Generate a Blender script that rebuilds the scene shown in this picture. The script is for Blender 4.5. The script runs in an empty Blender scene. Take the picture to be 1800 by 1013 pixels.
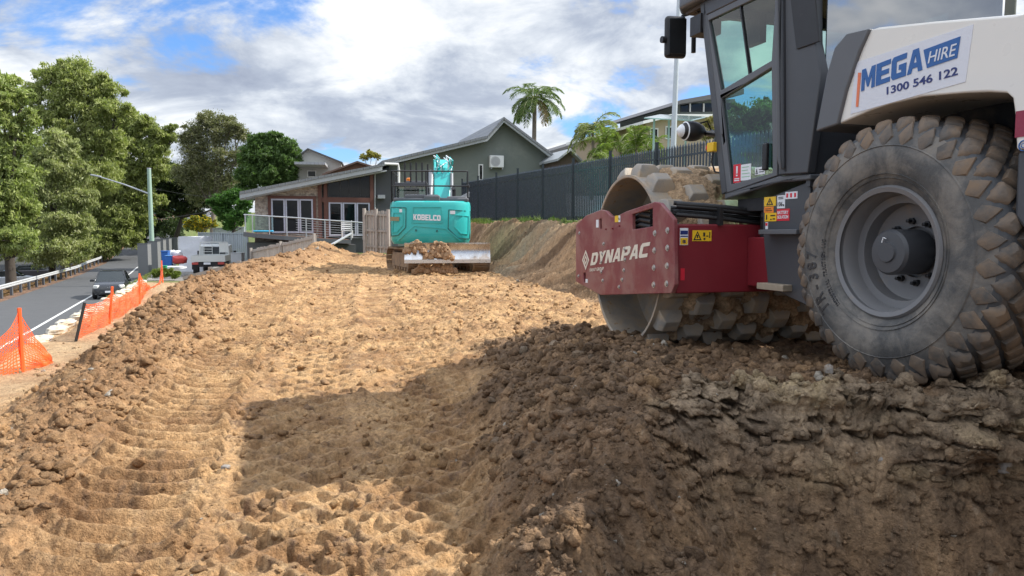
import bpy, math, random, bmesh
import numpy as np
from mathutils import Vector, Matrix, geometry
S = bpy.context.scene
COL = S.collection
R_ = math.radians
random.seed(7)
# ---------------------------------------------------------------- camera
FPX, CX, CY, PITCH, CAMZ = 1300.0, 900.0, 506.5, R_(4.14), 1.5
cd = bpy.data.cameras.new('camera'); cam = bpy.data.objects.new('camera', cd); COL.objects.link(cam)
cam.location = (0, 0, CAMZ); cam.rotation_euler = (R_(90) - PITCH, 0, 0)
cd.sensor_width = 36; cd.lens = 36 * FPX / 1800; cd.clip_start = .05; cd.clip_end = 3000
S.camera = cam
S.view_settings.view_transform = 'Standard'; S.view_settings.look = 'None'
S.view_settings.gamma = 1; S.view_settings.exposure = 0.5
# ---------------------------------------------------------------- light
SUN_EL, SUN_AZ = R_(43.5), R_(81)          # azimuth clockwise from +y (ahead); 90 = from the right
w = bpy.data.worlds.new("World"); S.world = w; w.use_nodes = True
nt = w.node_tree; nt.nodes.clear(); N = nt.nodes.new; LK = nt.links.new
def nd(t, **k):
    n = N(t)
    for a, b in k.items(): setattr(n, a, b)
    return n
def mth(op, a, b=None, c=None, clamp=False):
    n = N('ShaderNodeMath'); n.operation = op; n.use_clamp = clamp
    for i, v in enumerate((a, b, c)):
        if v is None: continue
        if isinstance(v, (int, float)): n.inputs[i].default_value = v
        else: LK(v, n.inputs[i])
    return n.outputs[0]
sky = nd('ShaderNodeTexSky', sky_type='NISHITA', sun_disc=False, sun_elevation=SUN_EL, sun_rotation=SUN_AZ)
sky.air_density = 1.0; sky.dust_density = .6; sky.ozone_density = 1.4
tc = N('ShaderNodeTexCoord'); sp = N('ShaderNodeSeparateXYZ'); LK(tc.outputs['Generated'], sp.inputs[0])
zz = mth('MAXIMUM', sp.outputs[2], 0.0); zd = mth('ADD', zz, .24)
cb = N('ShaderNodeCombineXYZ'); LK(mth('DIVIDE', sp.outputs[0], zd), cb.inputs[0]); LK(mth('DIVIDE', sp.outputs[1], zd), cb.inputs[1]); 
def noise(vec, scale, detail, rough, dist=0, off=(0, 0, 0)):
    m = N('ShaderNodeMapping'); LK(vec, m.inputs[0]); m.inputs['Location'].default_value = off
    n = N('ShaderNodeTexNoise'); LK(m.outputs[0], n.inputs['Vector'])
    n.inputs['Scale'].default_value = scale; n.inputs['Detail'].default_value = detail
    n.inputs['Roughness'].default_value = rough; n.inputs['Distortion'].default_value = dist
    return n.outputs[0]
def ramp(v, pts, interp='LINEAR'):
    r = N('ShaderNodeValToRGB'); LK(v, r.inputs[0]); e = r.color_ramp; e.interpolation = interp
    while len(e.elements) < len(pts): e.elements.new(.5)
    for q, (p, c) in zip(e.elements, pts):
        q.position = p; q.color = tuple(c) + (1,) if hasattr(c, '__len__') else (c, c, c, 1)
    return r.outputs[0]
def mixc(f, a, b, bt='MIX'):
    n = N('ShaderNodeMix'); n.data_type = 'RGBA'; n.blend_type = bt
    for s_, v in ((0, f), (6, a), (7, b)):
        if hasattr(v, 'is_linked') or hasattr(v, 'links'): LK(v, n.inputs[s_])
        else: n.inputs[s_].default_value = v if s_ == 0 else tuple(v) + (1,)
    return n.outputs[2]
big = noise(cb.outputs[0], 1.25, 9, .56, .35, (3.0, 1.35, 0))
fine = noise(cb.outputs[0], 2.3, 10, .62, .5, (5.1, 2.2, 3))
dens = mth('ADD', mth('MULTIPLY', big, .72), mth('MULTIPLY', fine, .28))
cov = ramp(dens, [(.415, 0), (.48, 1)], 'EASE')
shade = noise(cb.outputs[0], 1.25, 8, .55, .3, (9.3, 4.4, 1))
shd2 = mth('ADD', mth('MULTIPLY', shade, .6), mth('MULTIPLY', fine, .4))
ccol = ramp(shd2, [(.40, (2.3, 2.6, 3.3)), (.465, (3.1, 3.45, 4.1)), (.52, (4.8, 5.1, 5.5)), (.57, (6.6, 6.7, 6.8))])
hi = ramp(sp.outputs[2], [(.32, 1), (.72, 2.3)]); ccol = mixc(1.0, ccol, hi, 'MULTIPLY')  # extra brightness added to clouds above the frame, to fill the shade
skyc = mixc(1.0, sky.outputs[0], (.62, .88, 1.25), 'MULTIPLY')
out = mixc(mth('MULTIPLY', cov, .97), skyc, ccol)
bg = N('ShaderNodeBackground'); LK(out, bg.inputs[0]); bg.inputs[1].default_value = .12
wo = N('ShaderNodeOutputWorld'); LK(bg.outputs[0], wo.inputs[0])
sd = bpy.data.lights.new('sun', 'SUN'); sd.energy = 4.8; sd.angle = R_(.5); sd.color = (1, .95, .87)
sun = bpy.data.objects.new('sun', sd); COL.objects.link(sun)
SD = Vector((math.sin(SUN_AZ) * math.cos(SUN_EL), math.cos(SUN_AZ) * math.cos(SUN_EL), math.sin(SUN_EL)))
sun.rotation_euler = SD.to_track_quat('Z', 'Y').to_euler(); sun.location = (30, 0, 40)
# ---------------------------------------------------------------- helpers
def rayd(px, py):
    u = (px - CX) / FPX; v = -(py - CY) / FPX
    c, s = math.cos(PITCH), math.sin(PITCH)
    return Vector((u, c + v * s, v * c - s))
def onY(px, py, Y):
    d = rayd(px, py); return Vector((0, 0, CAMZ)) + d * (Y / d.y)
def onpl(M, px, py, axis, val):
    Mi = M.inverted(); o = Mi @ Vector((0, 0, CAMZ)); d = Mi.to_3x3() @ rayd(px, py)
    return o + d * ((val - o[axis]) / d[axis])
def frame(loc, rz): return Matrix.Translation(Vector(loc)) @ Matrix.Rotation(rz, 4, 'Z')
def tag(o, label=None, cat=None, group=None, kind=None):
    if label: o['label'] = label
    if cat: o['category'] = cat
    if group: o['group'] = group
    if kind: o['kind'] = kind
    return o
def empty(name, loc, rz=0, label=None, cat=None, group=None):
    o = bpy.data.objects.new(name, None); COL.objects.link(o); o.location = loc; o.rotation_euler = (0, 0, rz)
    o.empty_display_size = .3
    return tag(o, label, cat, group)
def copy_tree(o, parent=None):
    c = o.copy(); COL.objects.link(c); c.parent = parent
    for ch in list(o.children): copy_tree(ch, c)
    return c
class MB:
    def __init__(s, M=None): s.v = []; s.f = []; s.mi = []; s.M = M
    def add(s, vs, fs, mi=0):
        n = len(s.v)
        if s.M is not None: vs = [s.M @ Vector(p) for p in vs]
        s.v += [tuple(p) for p in vs]; s.f += [tuple(i + n for i in q) for q in fs]; s.mi += [mi] * len(fs); return s
    def box(s, c, sz, R=None, mi=0):
        c = Vector(c); vs = []
        for k in range(8):
            p = Vector(((k & 1) - .5, ((k >> 1) & 1) - .5, ((k >> 2) & 1) - .5)); p = Vector((p.x * sz[0], p.y * sz[1], p.z * sz[2]))
            if R is not None: p = R @ p
            vs.append(c + p)
        return s.add(vs, [(0, 2, 3, 1), (4, 5, 7, 6), (0, 1, 5, 4), (2, 6, 7, 3), (0, 4, 6, 2), (1, 3, 7, 5)], mi)
    def bx(s, lo, hi, mi=0):
        return s.box([(a + b) / 2 for a, b in zip(lo, hi)], [abs(b - a) for a, b in zip(lo, hi)], None, mi)
    def bar(s, a, b, w, h=None, mi=0, up=(0, 0, 1)):
        a, b = Vector(a), Vector(b); d = b - a; L = d.length; d.normalize(); up = Vector(up)
        if abs(d.dot(up)) > .98: up = Vector((1, 0, 0))
        x = d.cross(up).normalized(); z = x.cross(d); Rm = Matrix((x, d, z)).transposed()
        return s.box((a + b) / 2, (w, L, h or w), Rm, mi)
    def prism(s, loops, axis, lo, hi, mi=0, mi_side=None):
        if not hasattr(loops[0][0], '__len__'): loops = [loops]
        def m(p, v): return {'x': (v, p[0], p[1]), 'y': (p[0], v, p[1]), 'z': (p[0], p[1], v)}[axis]
        flat = [p for l in loops for p in l]; n = len(flat)
        tr = geometry.tessellate_polygon([[Vector((p[0], p[1], 0)) for p in l] for l in loops]) if len(loops) > 1 or len(loops[0]) > 4 else None
        fa = [tuple(t) for t in tr] if tr else [tuple(range(n))]
        vs = [m(p, lo) for p in flat] + [m(p, hi) for p in flat]
        s.add(vs, fa + [tuple(i + n for i in reversed(f)) for f in fa], mi)
        k = 0; fs = []
        for l in loops:
            for i in range(len(l)):
                a, b = k + i, k + (i + 1) % len(l); fs.append((a, b, b + n, a + n))
            k += len(l)
        nb = len(s.v) - 2 * n; s.f += [tuple(i + nb for i in q) for q in fs]; s.mi += [mi if mi_side is None else mi_side] * len(fs)
        return s
    def tube(s, path, r, n=8, mi=0, cap=True):
        path = [Vector(p) for p in path]; k = len(path); rs = r if hasattr(r, '__len__') else [r] * k
        vs = []; x = None
        for i, p in enumerate(path):
            d = (path[min(i + 1, k - 1)] - path[max(i - 1, 0)])
            d = d.normalized() if d.length > 1e-9 else Vector((0, 0, 1))
            if x is None: x = d.orthogonal().normalized()
            else:
                x = (x - d * x.dot(d)); x = x.normalized() if x.length > 1e-6 else d.orthogonal().normalized()
            y = d.cross(x)
            for j in range(n):
                a = 2 * math.pi * j / n; vs.append(p + (x * math.cos(a) + y * math.sin(a)) * rs[i])
        fs = [(i * n + j, i * n + (j + 1) % n, (i + 1) * n + (j + 1) % n, (i + 1) * n + j) for i in range(k - 1) for j in range(n)]
        if cap: fs += [tuple(reversed(range(n))), tuple(range((k - 1) * n, k * n))]
        return s.add(vs, fs, mi)
    def lathe(s, prof, o=(0, 0, 0), axis='x', n=48, mi=0, closed=False, a0=0, a1=2 * math.pi):
        full = abs(a1 - a0 - 2 * math.pi) < 1e-6; m = n if full else n + 1
        vs = []
        for r, t in prof:
            for j in range(m):
                a = a0 + (a1 - a0) * j / n; c, q = r * math.cos(a), r * math.sin(a)
                p = {'x': (t, c, q), 'y': (c, t, q), 'z': (c, q, t)}[axis]; vs.append((o[0] + p[0], o[1] + p[1], o[2] + p[2]))
        K = len(prof); fs = []
        for i in range(K if closed else K - 1):
            for j in range(n):
                jj = (j + 1) % m; i2 = (i + 1) % K; fs.append((i * m + j, i * m + jj, i2 * m + jj, i2 * m + j))
        return s.add(vs, fs, mi)
    def build(s, name, mats, parent=None, smooth=None, bevel=0, seg=2, recalc=True, label=None):
        me = bpy.data.meshes.new(name); me.from_pydata(s.v, [], s.f)
        mats = mats if isinstance(mats, (list, tuple)) else [mats]
        for m in mats: me.materials.append(m)
        me.polygons.foreach_set('material_index', s.mi)
        if recalc:
            b = bmesh.new(); b.from_mesh(me); bmesh.ops.remove_doubles(b, verts=b.verts, dist=1e-5) if recalc == 2 else None
            bmesh.ops.recalc_face_normals(b, faces=b.faces); b.to_mesh(me); b.free()
        if smooth:
            me.polygons.foreach_set('use_smooth', [True] * len(me.polygons)); me.set_sharp_from_angle(angle=R_(smooth))
        o = bpy.data.objects.new(name, me); COL.objects.link(o)
        if parent: o.parent = parent
        if bevel:
            bv = o.modifiers.new('b', 'BEVEL'); bv.width = bevel; bv.segments = seg; bv.limit_method = 'ANGLE'; bv.angle_limit = R_(35)
            if not smooth:
                me.polygons.foreach_set('use_smooth', [True] * len(me.polygons)); me.set_sharp_from_angle(angle=R_(40))
        if label: o['label'] = label
        return o
# ---- materials
def newmat(name):
    global nt, N, LK
    m = bpy.data.materials.new(name); m.use_nodes = True; nt = m.node_tree; nt.nodes.clear(); N = nt.nodes.new; LK = nt.links.new
    return m
def finish(col, rough=.6, metal=0, bump=None, bdist=.01, bstr=1, **kw):
    b = N('ShaderNodeBsdfPrincipled'); o = N('ShaderNodeOutputMaterial'); LK(b.outputs[0], o.inputs[0])
    for k, v in (('Base Color', col), ('Roughness', rough), ('Metallic', metal)) + tuple(kw.items()):
        if hasattr(v, 'links'): LK(v, b.inputs[k])
        else: b.inputs[k].default_value = tuple(v) + (1,) if (hasattr(v, '__len__') and len(v) == 3) else v
    if bump is not None:
        bn = N('ShaderNodeBump'); bn.inputs['Distance'].default_value = bdist; bn.inputs['Strength'].default_value = bstr
        LK(bump, bn.inputs['Height']); LK(bn.outputs[0], b.inputs['Normal'])
    return b
def pm(name, col, rough=.6, metal=0, var=.12, vs=6, bump=.002, bs=60, dirt=None, da=.5, ds=3, spec=.5, coat=0, rv=.12, dlow=None):
    m = newmat(name); t = N('ShaderNodeTexCoord').outputs['Object']
    n1 = noise(t, vs, 5, .6)
    c = mixc(n1, [x * (1 - var) for x in col], [min(1, x * (1 + var)) for x in col])
    rr = mth('ADD', mth('MULTIPLY', noise(t, vs * 2.3, 4, .6, 0, (4, 4, 4)), rv * 2), rough - rv)
    if dirt:
        dm = ramp(noise(t, ds, 9, .68, .4, (7, 1, 2)), [(1 - da - .12, 0), (1 - da + .1, 1)])
        c = mixc(dm, c, dirt); rr = mth('MAXIMUM', rr, mth('MULTIPLY', dm, .85))
    finish(c, rr, metal, noise(t, bs, 6, .6), bump, 1, **{'Specular IOR Level': spec, 'Coat Weight': coat})
    return m
GLY = {'M': [[(0,0),(0,1),(.28,1),(.5,.5),(.72,1),(1,1),(1,0),(.76,0),(.76,.6),(.56,.12),(.44,.12),(.24,.6),(.24,0)]],
 'E': [[(0,0),(0,1),(1,1),(1,.78),(.36,.78),(.36,.61),(.9,.61),(.9,.39),(.36,.39),(.36,.22),(1,.22),(1,0)]],
 'G': [[(.12,0),(0,.14),(0,.86),(.12,1),(1,1),(1,.76),(.34,.76),(.34,.24),(.68,.24),(.68,.36),(.5,.36),(.5,.58),(1,.58),(1,0)]],
 'A': [[(0,0),(.32,1),(.68,1),(1,0),(.72,0),(.66,.2),(.34,.2),(.28,0)],[(.41,.42),(.59,.42),(.5,.76)]],
 'D': [[(0,0),(0,1),(.75,1),(1,.8),(1,.2),(.75,0)],[(.32,.24),(.32,.76),(.62,.76),(.68,.7),(.68,.3),(.62,.24)]],
 'Y': [[(.34,0),(.34,.4),(0,1),(.34,1),(.5,.66),(.66,1),(1,1),(.66,.4),(.66,0)]],
 'N': [[(0,0),(0,1),(.34,1),(.68,.45),(.68,1),(1,1),(1,0),(.66,0),(.32,.55),(.32,0)]],
 'P': [[(0,0),(0,1),(.8,1),(1,.85),(1,.5),(.8,.34),(.33,.34),(.33,0)],[(.33,.56),(.33,.78),(.62,.78),(.67,.73),(.67,.6),(.62,.56)]],
 'C': [[(.15,0),(0,.15),(0,.85),(.15,1),(1,1),(1,.75),(.34,.75),(.34,.25),(1,.25),(1,0)]],
 'K': [[(0,0),(0,1),(.32,1),(.32,.62),(.62,1),(1,1),(.6,.5),(1,0),(.62,0),(.32,.38),(.32,0)]],
 'O': [[(.15,0),(0,.15),(0,.85),(.15,1),(.85,1),(1,.85),(1,.15),(.85,0)],[(.33,.26),(.33,.74),(.67,.74),(.67,.26)]],
 'B': [[(0,0),(0,1),(.85,1),(1,.87),(1,.62),(.9,.5),(1,.4),(1,.13),(.85,0)],[(.33,.6),(.33,.78),(.66,.78),(.66,.6)],[(.33,.22),(.33,.4),(.66,.4),(.66,.22)]],
 'L': [[(0,0),(0,1),(.35,1),(.35,.25),(1,.25),(1,0)]]}
def block_text(mb, sx, bl, br, tl, nrm, off=.002, mi=0, shear=0, gap=.12, thick=.002):
    bl, br, tl, nrm = Vector(bl), Vector(br), Vector(tl), Vector(nrm).normalized(); n = len(sx); cw_ = 1 / (n + gap * (n - 1))
    for i, ch in enumerate(sx):
        x0 = i * cw_ * (1 + gap); t = MB(); t.prism([[(x0 + (p[0] + shear * p[1]) * cw_, p[1]) for p in l] for l in GLY[ch]], 'z', 0, 1)
        mb.add([bl + (br - bl) * v[0] + (tl - bl) * v[1] + nrm * (off + thick * v[2]) for v in t.v], t.f, mi)
def textm(sx, size=1, offset=0, shear=0, extrude=.001, space=1):
    cu = bpy.data.curves.new('t', 'FONT'); cu.body = sx; cu.size = size; cu.offset = offset; cu.shear = shear; cu.extrude = extrude
    cu.space_character = space; cu.resolution_u = 3
    ob = bpy.data.objects.new('t', cu); COL.objects.link(ob)
    me = bpy.data.meshes.new_from_object(ob.evaluated_get(bpy.context.evaluated_depsgraph_get()))
    vs = [v.co.copy() for v in me.vertices]; fs = [tuple(p.vertices) for p in me.polygons]
    bpy.data.objects.remove(ob); bpy.data.curves.remove(cu); bpy.data.meshes.remove(me)
    return vs, fs
def text_on(mb, sx, bl, br, tl, nrm, off=.002, mi=0, **k):
    """fit a word into the parallelogram bl-br-tl, standing off the surface along nrm"""
    bl, br, tl, nrm = Vector(bl), Vector(br), Vector(tl), Vector(nrm).normalized()
    vs, fs = textm(sx, **k); x0 = min(v.x for v in vs); x1 = max(v.x for v in vs); y0 = min(v.y for v in vs); y1 = max(v.y for v in vs)
    z0 = min(v.z for v in vs); z1 = max(v.z for v in vs) - z0 or 1
    mb.add([bl + (br - bl) * ((v.x - x0) / (x1 - x0)) + (tl - bl) * ((v.y - y0) / (y1 - y0)) + nrm * (off + .0015 * (v.z - z0) / z1) for v in vs], fs, mi)
# ---------------------------------------------------------------- numpy noise and the terrain function
def _h(ix, iy, seed):
    with np.errstate(over='ignore'):
        h = (ix.astype(np.int64) * 374761393 + iy.astype(np.int64) * 668265263 + seed * 1442695041) & 0xffffffff
        h = ((h ^ (h >> 13)) * 1274126177) & 0xffffffff
        h = h ^ (h >> 16)
    return h
def pnoise(x, y, seed=0):
    ix = np.floor(x); iy = np.floor(y); fx = x - ix; fy = y - iy
    ux = fx * fx * fx * (fx * (fx * 6 - 15) + 10); uy = fy * fy * fy * (fy * (fy * 6 - 15) + 10)
    def g(dx, dy):
        a = _h(ix + dx, iy + dy, seed) * (2 * np.pi / 4294967296.0)
        return np.cos(a) * (fx - dx) + np.sin(a) * (fy - dy)
    a = g(0, 0); b = g(1, 0); c = g(0, 1); d = g(1, 1)
    return (a + (b - a) * ux + (c - a) * uy + (a - b - c + d) * ux * uy) * 1.5
def fbm(x, y, o, seed=0, gain=.5):
    t = 0; a = 1; s = 0
    for i in range(o):
        t = t + a * pnoise(x + 17.3 * i, y - 9.1 * i, seed + i); s += a; a *= gain; x = x * 2.03; y = y * 2.03
    return t / s
def worley(x, y, seed=0):
    ix = np.floor(x); iy = np.floor(y); best = np.full(x.shape, 9.0); cid = np.zeros(x.shape)
    for dx in (-1, 0, 1):
        for dy in (-1, 0, 1):
            h = _h(ix + dx, iy + dy, seed); h2 = _h(ix + dx, iy + dy, seed + 91)
            d = np.hypot(ix + dx + (h & 0xffff) / 65536 - x, iy + dy + (h2 & 0xffff) / 65536 - y)
            m = d < best; best = np.where(m, d, best); cid = np.where(m, (h >> 16) / 65536.0, cid)
    return best, cid
def ss(x, a, b):
    t = np.clip((x - a) / (b - a), 0, 1); return t * t * (3 - 2 * t)
def lum(x, y, seed):       # rounded lumps
    d, c = worley(x, y, seed); return np.clip(1 - d * d * 1.6, 0, 1) * (.35 + .65 * c)
def mix(a, b, t): return a + (b - a) * t
ip = np.interp
def fence_x(y): return 4.46 - .366 * (y - 16.1)
def fence_z(y): return 1.77 + .019 * (y - 16.1)
def mesh_x(y): return -7.4 - .385 * (y - 11)
def road_edge(y): return ip(y, [0, 25.6, 62, 75, 130, 200], [-5.9, -16.0, -30.4, -36.5, -57.5, -75])
def road_line(y): return ip(y, [0, 28.7, 75, 130, 200], [-6.6, -18.6, -38.2, -59.0, -76.5])
def road_far(y): return road_line(y) - 4.2
def road_z(y): return ip(y, [0, 68, 82, 100, 130, 200], [-2.1, -2.1, -1.7, .1, 3.0, 8.0])
def terr(x, y, detail=True):
    wx = x + .12 * fbm(x * 1.3, y * 1.3, 3, 5); wy = y + .12 * fbm(x * 1.3, y * 1.3, 3, 15)
    low = .0145 * np.clip(y, 0, 30)
    cx = ip(y, [0, 1, 3.7, 6.2, 14.1, 22.3, 28, 33], [-1.2, -1.6, -2.6, -3.55, -6.25, -7.75, -7.6, -6.6]) + .18 * fbm(y * .55, y * 0, 3, 3)
    bd = wx - cx
    hb = ip(y, [0, 4, 14, 22, 30], [.0, .04, .22, .33, .42]) * (1 + .35 * fbm(x * .5, y * .9, 3, 8))
    inside = ss(y, 33, 29.5)
    berm = hb * np.exp(-np.where(bd > 0, (bd / ip(y, [3, 7, 14], [.36, .5, .75])) ** 2, (bd / .45) ** 2)) * inside
    back = .30 * np.exp(-((wy - 28.8 - .2 * (x + 4)) / 1.2) ** 2) * ss(x, -8.5, -7) * ss(x, 1, -3) * (1 + .5 * fbm(x, y * .9, 3, 77))
    ter = ip(y, [0, 4, 11, 34, 40], [-.05, -.12, -.5, -.5, -.75])
    z = mix(low, ter, ss(bd, -.3, -1.3))
    # yard and driveway behind the site
    yard = mix(-.8, .45, ss(x, -11.5, -9.2)); z = mix(z, yard, ss(wy, 30.5, 33.0))
    z = z + berm + back
    # down to the road
    mx = mesh_x(y) - .45; drop = ss(wx, mx, mx - 2.2) * ip(y, [0, 30, 38, 200], [1, 1, 1, 1])
    pz = ip(y, [0, 34, 44], [0, 0, 0]); mx2 = np.maximum(np.where(y > 34, road_edge(y) + 2.0, mx), road_edge(y) + .8)
    drop = ss(x, mx2, mx2 - 1.9)
    z = mix(z, road_z(y) - .06, drop)
    beyond = ss(x, road_far(y) - 1.0, road_far(y) - 5.5); z = mix(z, road_z(y) - .7, beyond)
    farup = ss(y, 62, 130) * ss(x, road_edge(y) + .5, road_edge(y) + 12); z = z + 3.0 * farup
    # cut batter on the right
    toe = ip(y, [1, 6, 8.5, 10.5, 13.2, 17.6, 21.5, 30, 36], [7.5, 6, 4.6, 3.0, 1.5, .54, -.5, -3.2, -5]); top = fence_x(y) - .8
    top = np.maximum(top, toe + 1.2)
    t = np.clip((wx - toe) / (top - toe), 0, 1); zt = fence_z(y) - .12
    cutp = np.where(t > 0, .13 * ss(t, 0, .3) + .87 * ss(t, .22, .80), 0)
    cutm = ss(t, .01, .12) * ss(t, 1.0, .93)
    kk = ss(y, 31, 36)
    z = np.where(t > 0, mix(z, mix(low, zt, cutp), (1 - kk)), z)
    z = np.where((t >= 1), mix(z, zt + .045 * np.clip(x - top, 0, 30), 1 - kk * ss(x, 2.0, -3.0)), z)
    z = np.where((t >= 1) & (y > 30), np.maximum(z, .5), z)
    # raised bench the roller stands on
    yf = ip(x, [-.5, .2, .75, 1.1, 9], [2.6, 3.0, 3.7, 3.95, 3.9]) + .12 * fbm(x * 2.1, x * 0 + 3.3, 3, 23)
    bz = ip(y, [0, 3.4, 4.3, 6.8, 8.4], [.5, .6, .62, .47, .36])
    lx = -.25 + .25 * fbm(y * .8, y * 0 + 7, 3, 31) - .05 * (y - 3)
    side = ss(wx, lx, lx + 1.05) ** .8
    face = ss(wy, yf - .62, yf) ; far = ss(wy, 9.6, 7.9)
    wb = side * face * far * ss(x, 7.5, 5.5)
    z = np.where(y < 12, mix(z, np.maximum(bz, z), wb), z)
    md = .20 * np.exp(-((wx - .42 + .04 * (y - 4)) / .42) ** 2) * ss(y, 2.3, 4.0) * ss(y, 6.4, 4.5)
    z = z + md * (1 - wb)
    tr = ss(wx, .75, 1.15) * (1 - ss(wy, yf - .62, yf - .35)) * ss(y, .5, 1.5) * (y < 4.5); z = z - .30 * tr
    yr = 3.3 - .36 * (x - .28); rz_ = .40 - .80 * np.clip(x - .28, -1, .8) - np.clip(.28 - x, 0, 1) * 2.2; tt_ = yr - y
    slab = rz_ - np.where(tt_ > 0, .55 * tt_, -tt_ * 3.5) - np.clip(x - .85, 0, 1) * 3; sm_ = (slab > z) & (tt_ < .62); z = np.where(sm_, slab, z)
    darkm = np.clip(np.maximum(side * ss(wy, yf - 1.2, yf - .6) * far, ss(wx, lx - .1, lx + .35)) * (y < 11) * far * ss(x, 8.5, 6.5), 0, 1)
    bermm = np.clip(np.exp(-(bd / ip(y, [3, 7, 14, 22], [.34, .5, .8, .9])) ** 2) * inside * ip(y, [2.5, 5, 8], [.75, 1.0, 1.3]) * (1 + .5 * fbm(x * 2.2, y * 2.2, 3, 12)), 0, 1)
    facem = np.clip(face * (1 - ss(wy, yf, yf + .12)) * 1.2, 0, 1) * ss(wx, .5, 1.0) * (y < 6)
    site = np.clip(ss(bd, -1.8, -.8) * inside * (1 - ss(t, .0, .03)), 0, 1)
    soilall = np.clip(ss(x, mx2 - 1.2, mx2) * ss(y, 37, 33), 0, 1) * (t < 1)
    if detail:
        g = fbm(x * 1.1, y * 1.1, 4, 40); soilall = soilall * np.where(sm_, .3, 1)
        med = fbm(x * 5, y * 5, 4, 50); fin = fbm(x * 19, y * 19, 3, 60)
        l1 = lum(x * 7 + med * .6, y * 7, 61); l2 = lum(x * 17 + fin * .4, y * 17, 62); l3 = lum(x * 3.2 + g, y * 3.2 + med, 63); l4 = lum(x * 38, y * 38, 66)
        led = wb * ss(x, .8, 1.5) * ss(y, yf + .02, yf + .12); rough = np.clip(bermm + darkm * .75 * (1 - .8 * led), 0, 1); flat = site * (1 - rough)
        cA = ip(y, [0, 3.2, 5.5, 9, 14, 22, 27], [-1.15, -1.85, -2.5, -3.35, -4.6, -6.0, -6.2]); cB = ip(y, [0, 3.2, 5.5, 9, 14, 22], [-.45, -1.0, -1.6, -2.35, -3.4, -4.9]); cC = ip(y, [0, 3.2, 5.2, 7, 10], [-.1, -.38, -.55, -.75, -1.5])
        quiet = 1 - .8 * np.clip(ss(np.abs(x - cA), .5, .34) + ss(np.abs(x - cA - 1.98), .4, .25) * ss(y, 9, 11) + .75 * ss(np.abs(x - cB), .45, .3) + .6 * ss(np.abs(x - cC), .42, .3), 0, 1) * np.clip(1.1 + med * 1.4, .2, 1)
        rd = 1 - np.abs(fbm(x * 3.1, y * 3.1, 4, 64)) * 2.6
        z = z + soilall * (rough * (.05 * g + .10 * l3 + .07 * l1 + .032 * l2 + .014 * l4 + .045 * np.clip(rd, -.3, 1) - .03)
                           + flat * quiet * (.03 * g + .022 * med + .02 * fin + .018 * l2 * np.clip(g * 3 + .7, 0, 1.6) + .035 * l1 * np.clip(med * 3 + .1, 0, 1) + .01 * l4 + .02 * np.clip(rd, 0, 1) + ss(y, 6, 12) * (.03 * l1 + .03 * l2 + .02 * med))
                           + (1 - np.clip(rough + flat, 0, 1)) * (.03 * g + .015 * med + .01 * fin))
        # clumped band of crumbs between the wheel lanes
        # lanes pressed by machines: crawler bars, lugged tyre, padfoot drum
        def lane(c, w):
            l = (x + .03 * g) - c; return l, ss(np.abs(l), w / 2, w / 2 - .06) * flat * np.clip(1.1 + med * 1.2, 0, 1)
        l, m = lane(cA, .8); m = np.clip(m * 1.6, 0, 1); ph = (y + .05 * med - .35 * l * l) / .20; st = .5 + .5 * np.sin(2 * np.pi * ph)
        z = z + m * (-.05 + .095 * st ** 2.2)
        z = z + flat * .05 * np.exp(-((np.abs(l) - .34) / .06) ** 2) * np.clip(.5 + med * 1.5, 0, 1)
        cA2 = cA + 1.98; l, m = lane(cA2, .5); m = m * ss(y, 9, 11); ph = (y + .04 * med) / .2
        z = z + m * (-.03 + .045 * (.5 + .5 * np.sin(2 * np.pi * ph)) ** 2.2)
        for cc, pr in ((cB, .27), (cC, .25)):
            l, m = lane(cc, .74); m = np.clip(m * 1.5, 0, 1); q = np.abs(l) * .9
            a1 = np.abs(((y + l + .02 * fin) / pr) % 1 - .5) * 2; a2 = np.abs(((y - l + .02 * fin) / pr) % 1 - .5) * 2
            blk = ss(np.minimum(a1, a2), .12, .38)
            z = z + m * (.016 - .045 * blk * np.clip(1 + 1.5 * med, .3, 1.2))
        # padfoot prints
        gx = x + .25 * y; px_ = gx / .26; row = np.floor(px_); py_ = (y + (row % 2) * .17) / .36
        fx = np.abs(px_ - row - .5); fy = np.abs(py_ - np.floor(py_) - .5)
        hole = ss(fx + .06 * med, .34, .29) * ss(fy + .05 * fin, .27, .22)
        keep = (_h(row, np.floor(py_), 5) & 255) / 255.
        reg = np.clip(ss(gx, -.62 - .1, -.4) + 0, 0, 1) * ss(gx, 1.4, 1.0) * ss(y, 7.5, 4.8) * flat
        z = z - .044 * hole * reg * (keep > .66)
        reg2 = ss(gx, -2.2, -1.4) * ss(gx, 4.6, 3.6) * ss(y, 8, 10) * ss(y, 24, 19) * flat
        z = z - .045 * hole * reg2 * (keep > .45)
        # batter gouges
        ga = (y * .93 + (wx - toe) * .75); gg = fbm(ga * 2.3, (wx - toe) * .35 + 3, 4, 71); g2 = fbm(ga * 9, (wx - toe) * .7, 4, 72, .6)
        z = z + cutm * (1 - kk) * (.42 * gg + .22 * g2 - .12 * np.abs(g2)) + cutm * (1 - kk) * .03 * l1
        # near face of the bench: drag marks and lumps
        fz = fbm(x * 3 + z * 1.5, z * 7, 4, 81)
        z = z + facem * (.05 * fz + .04 * l3)
    dy = 0 * z
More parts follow.
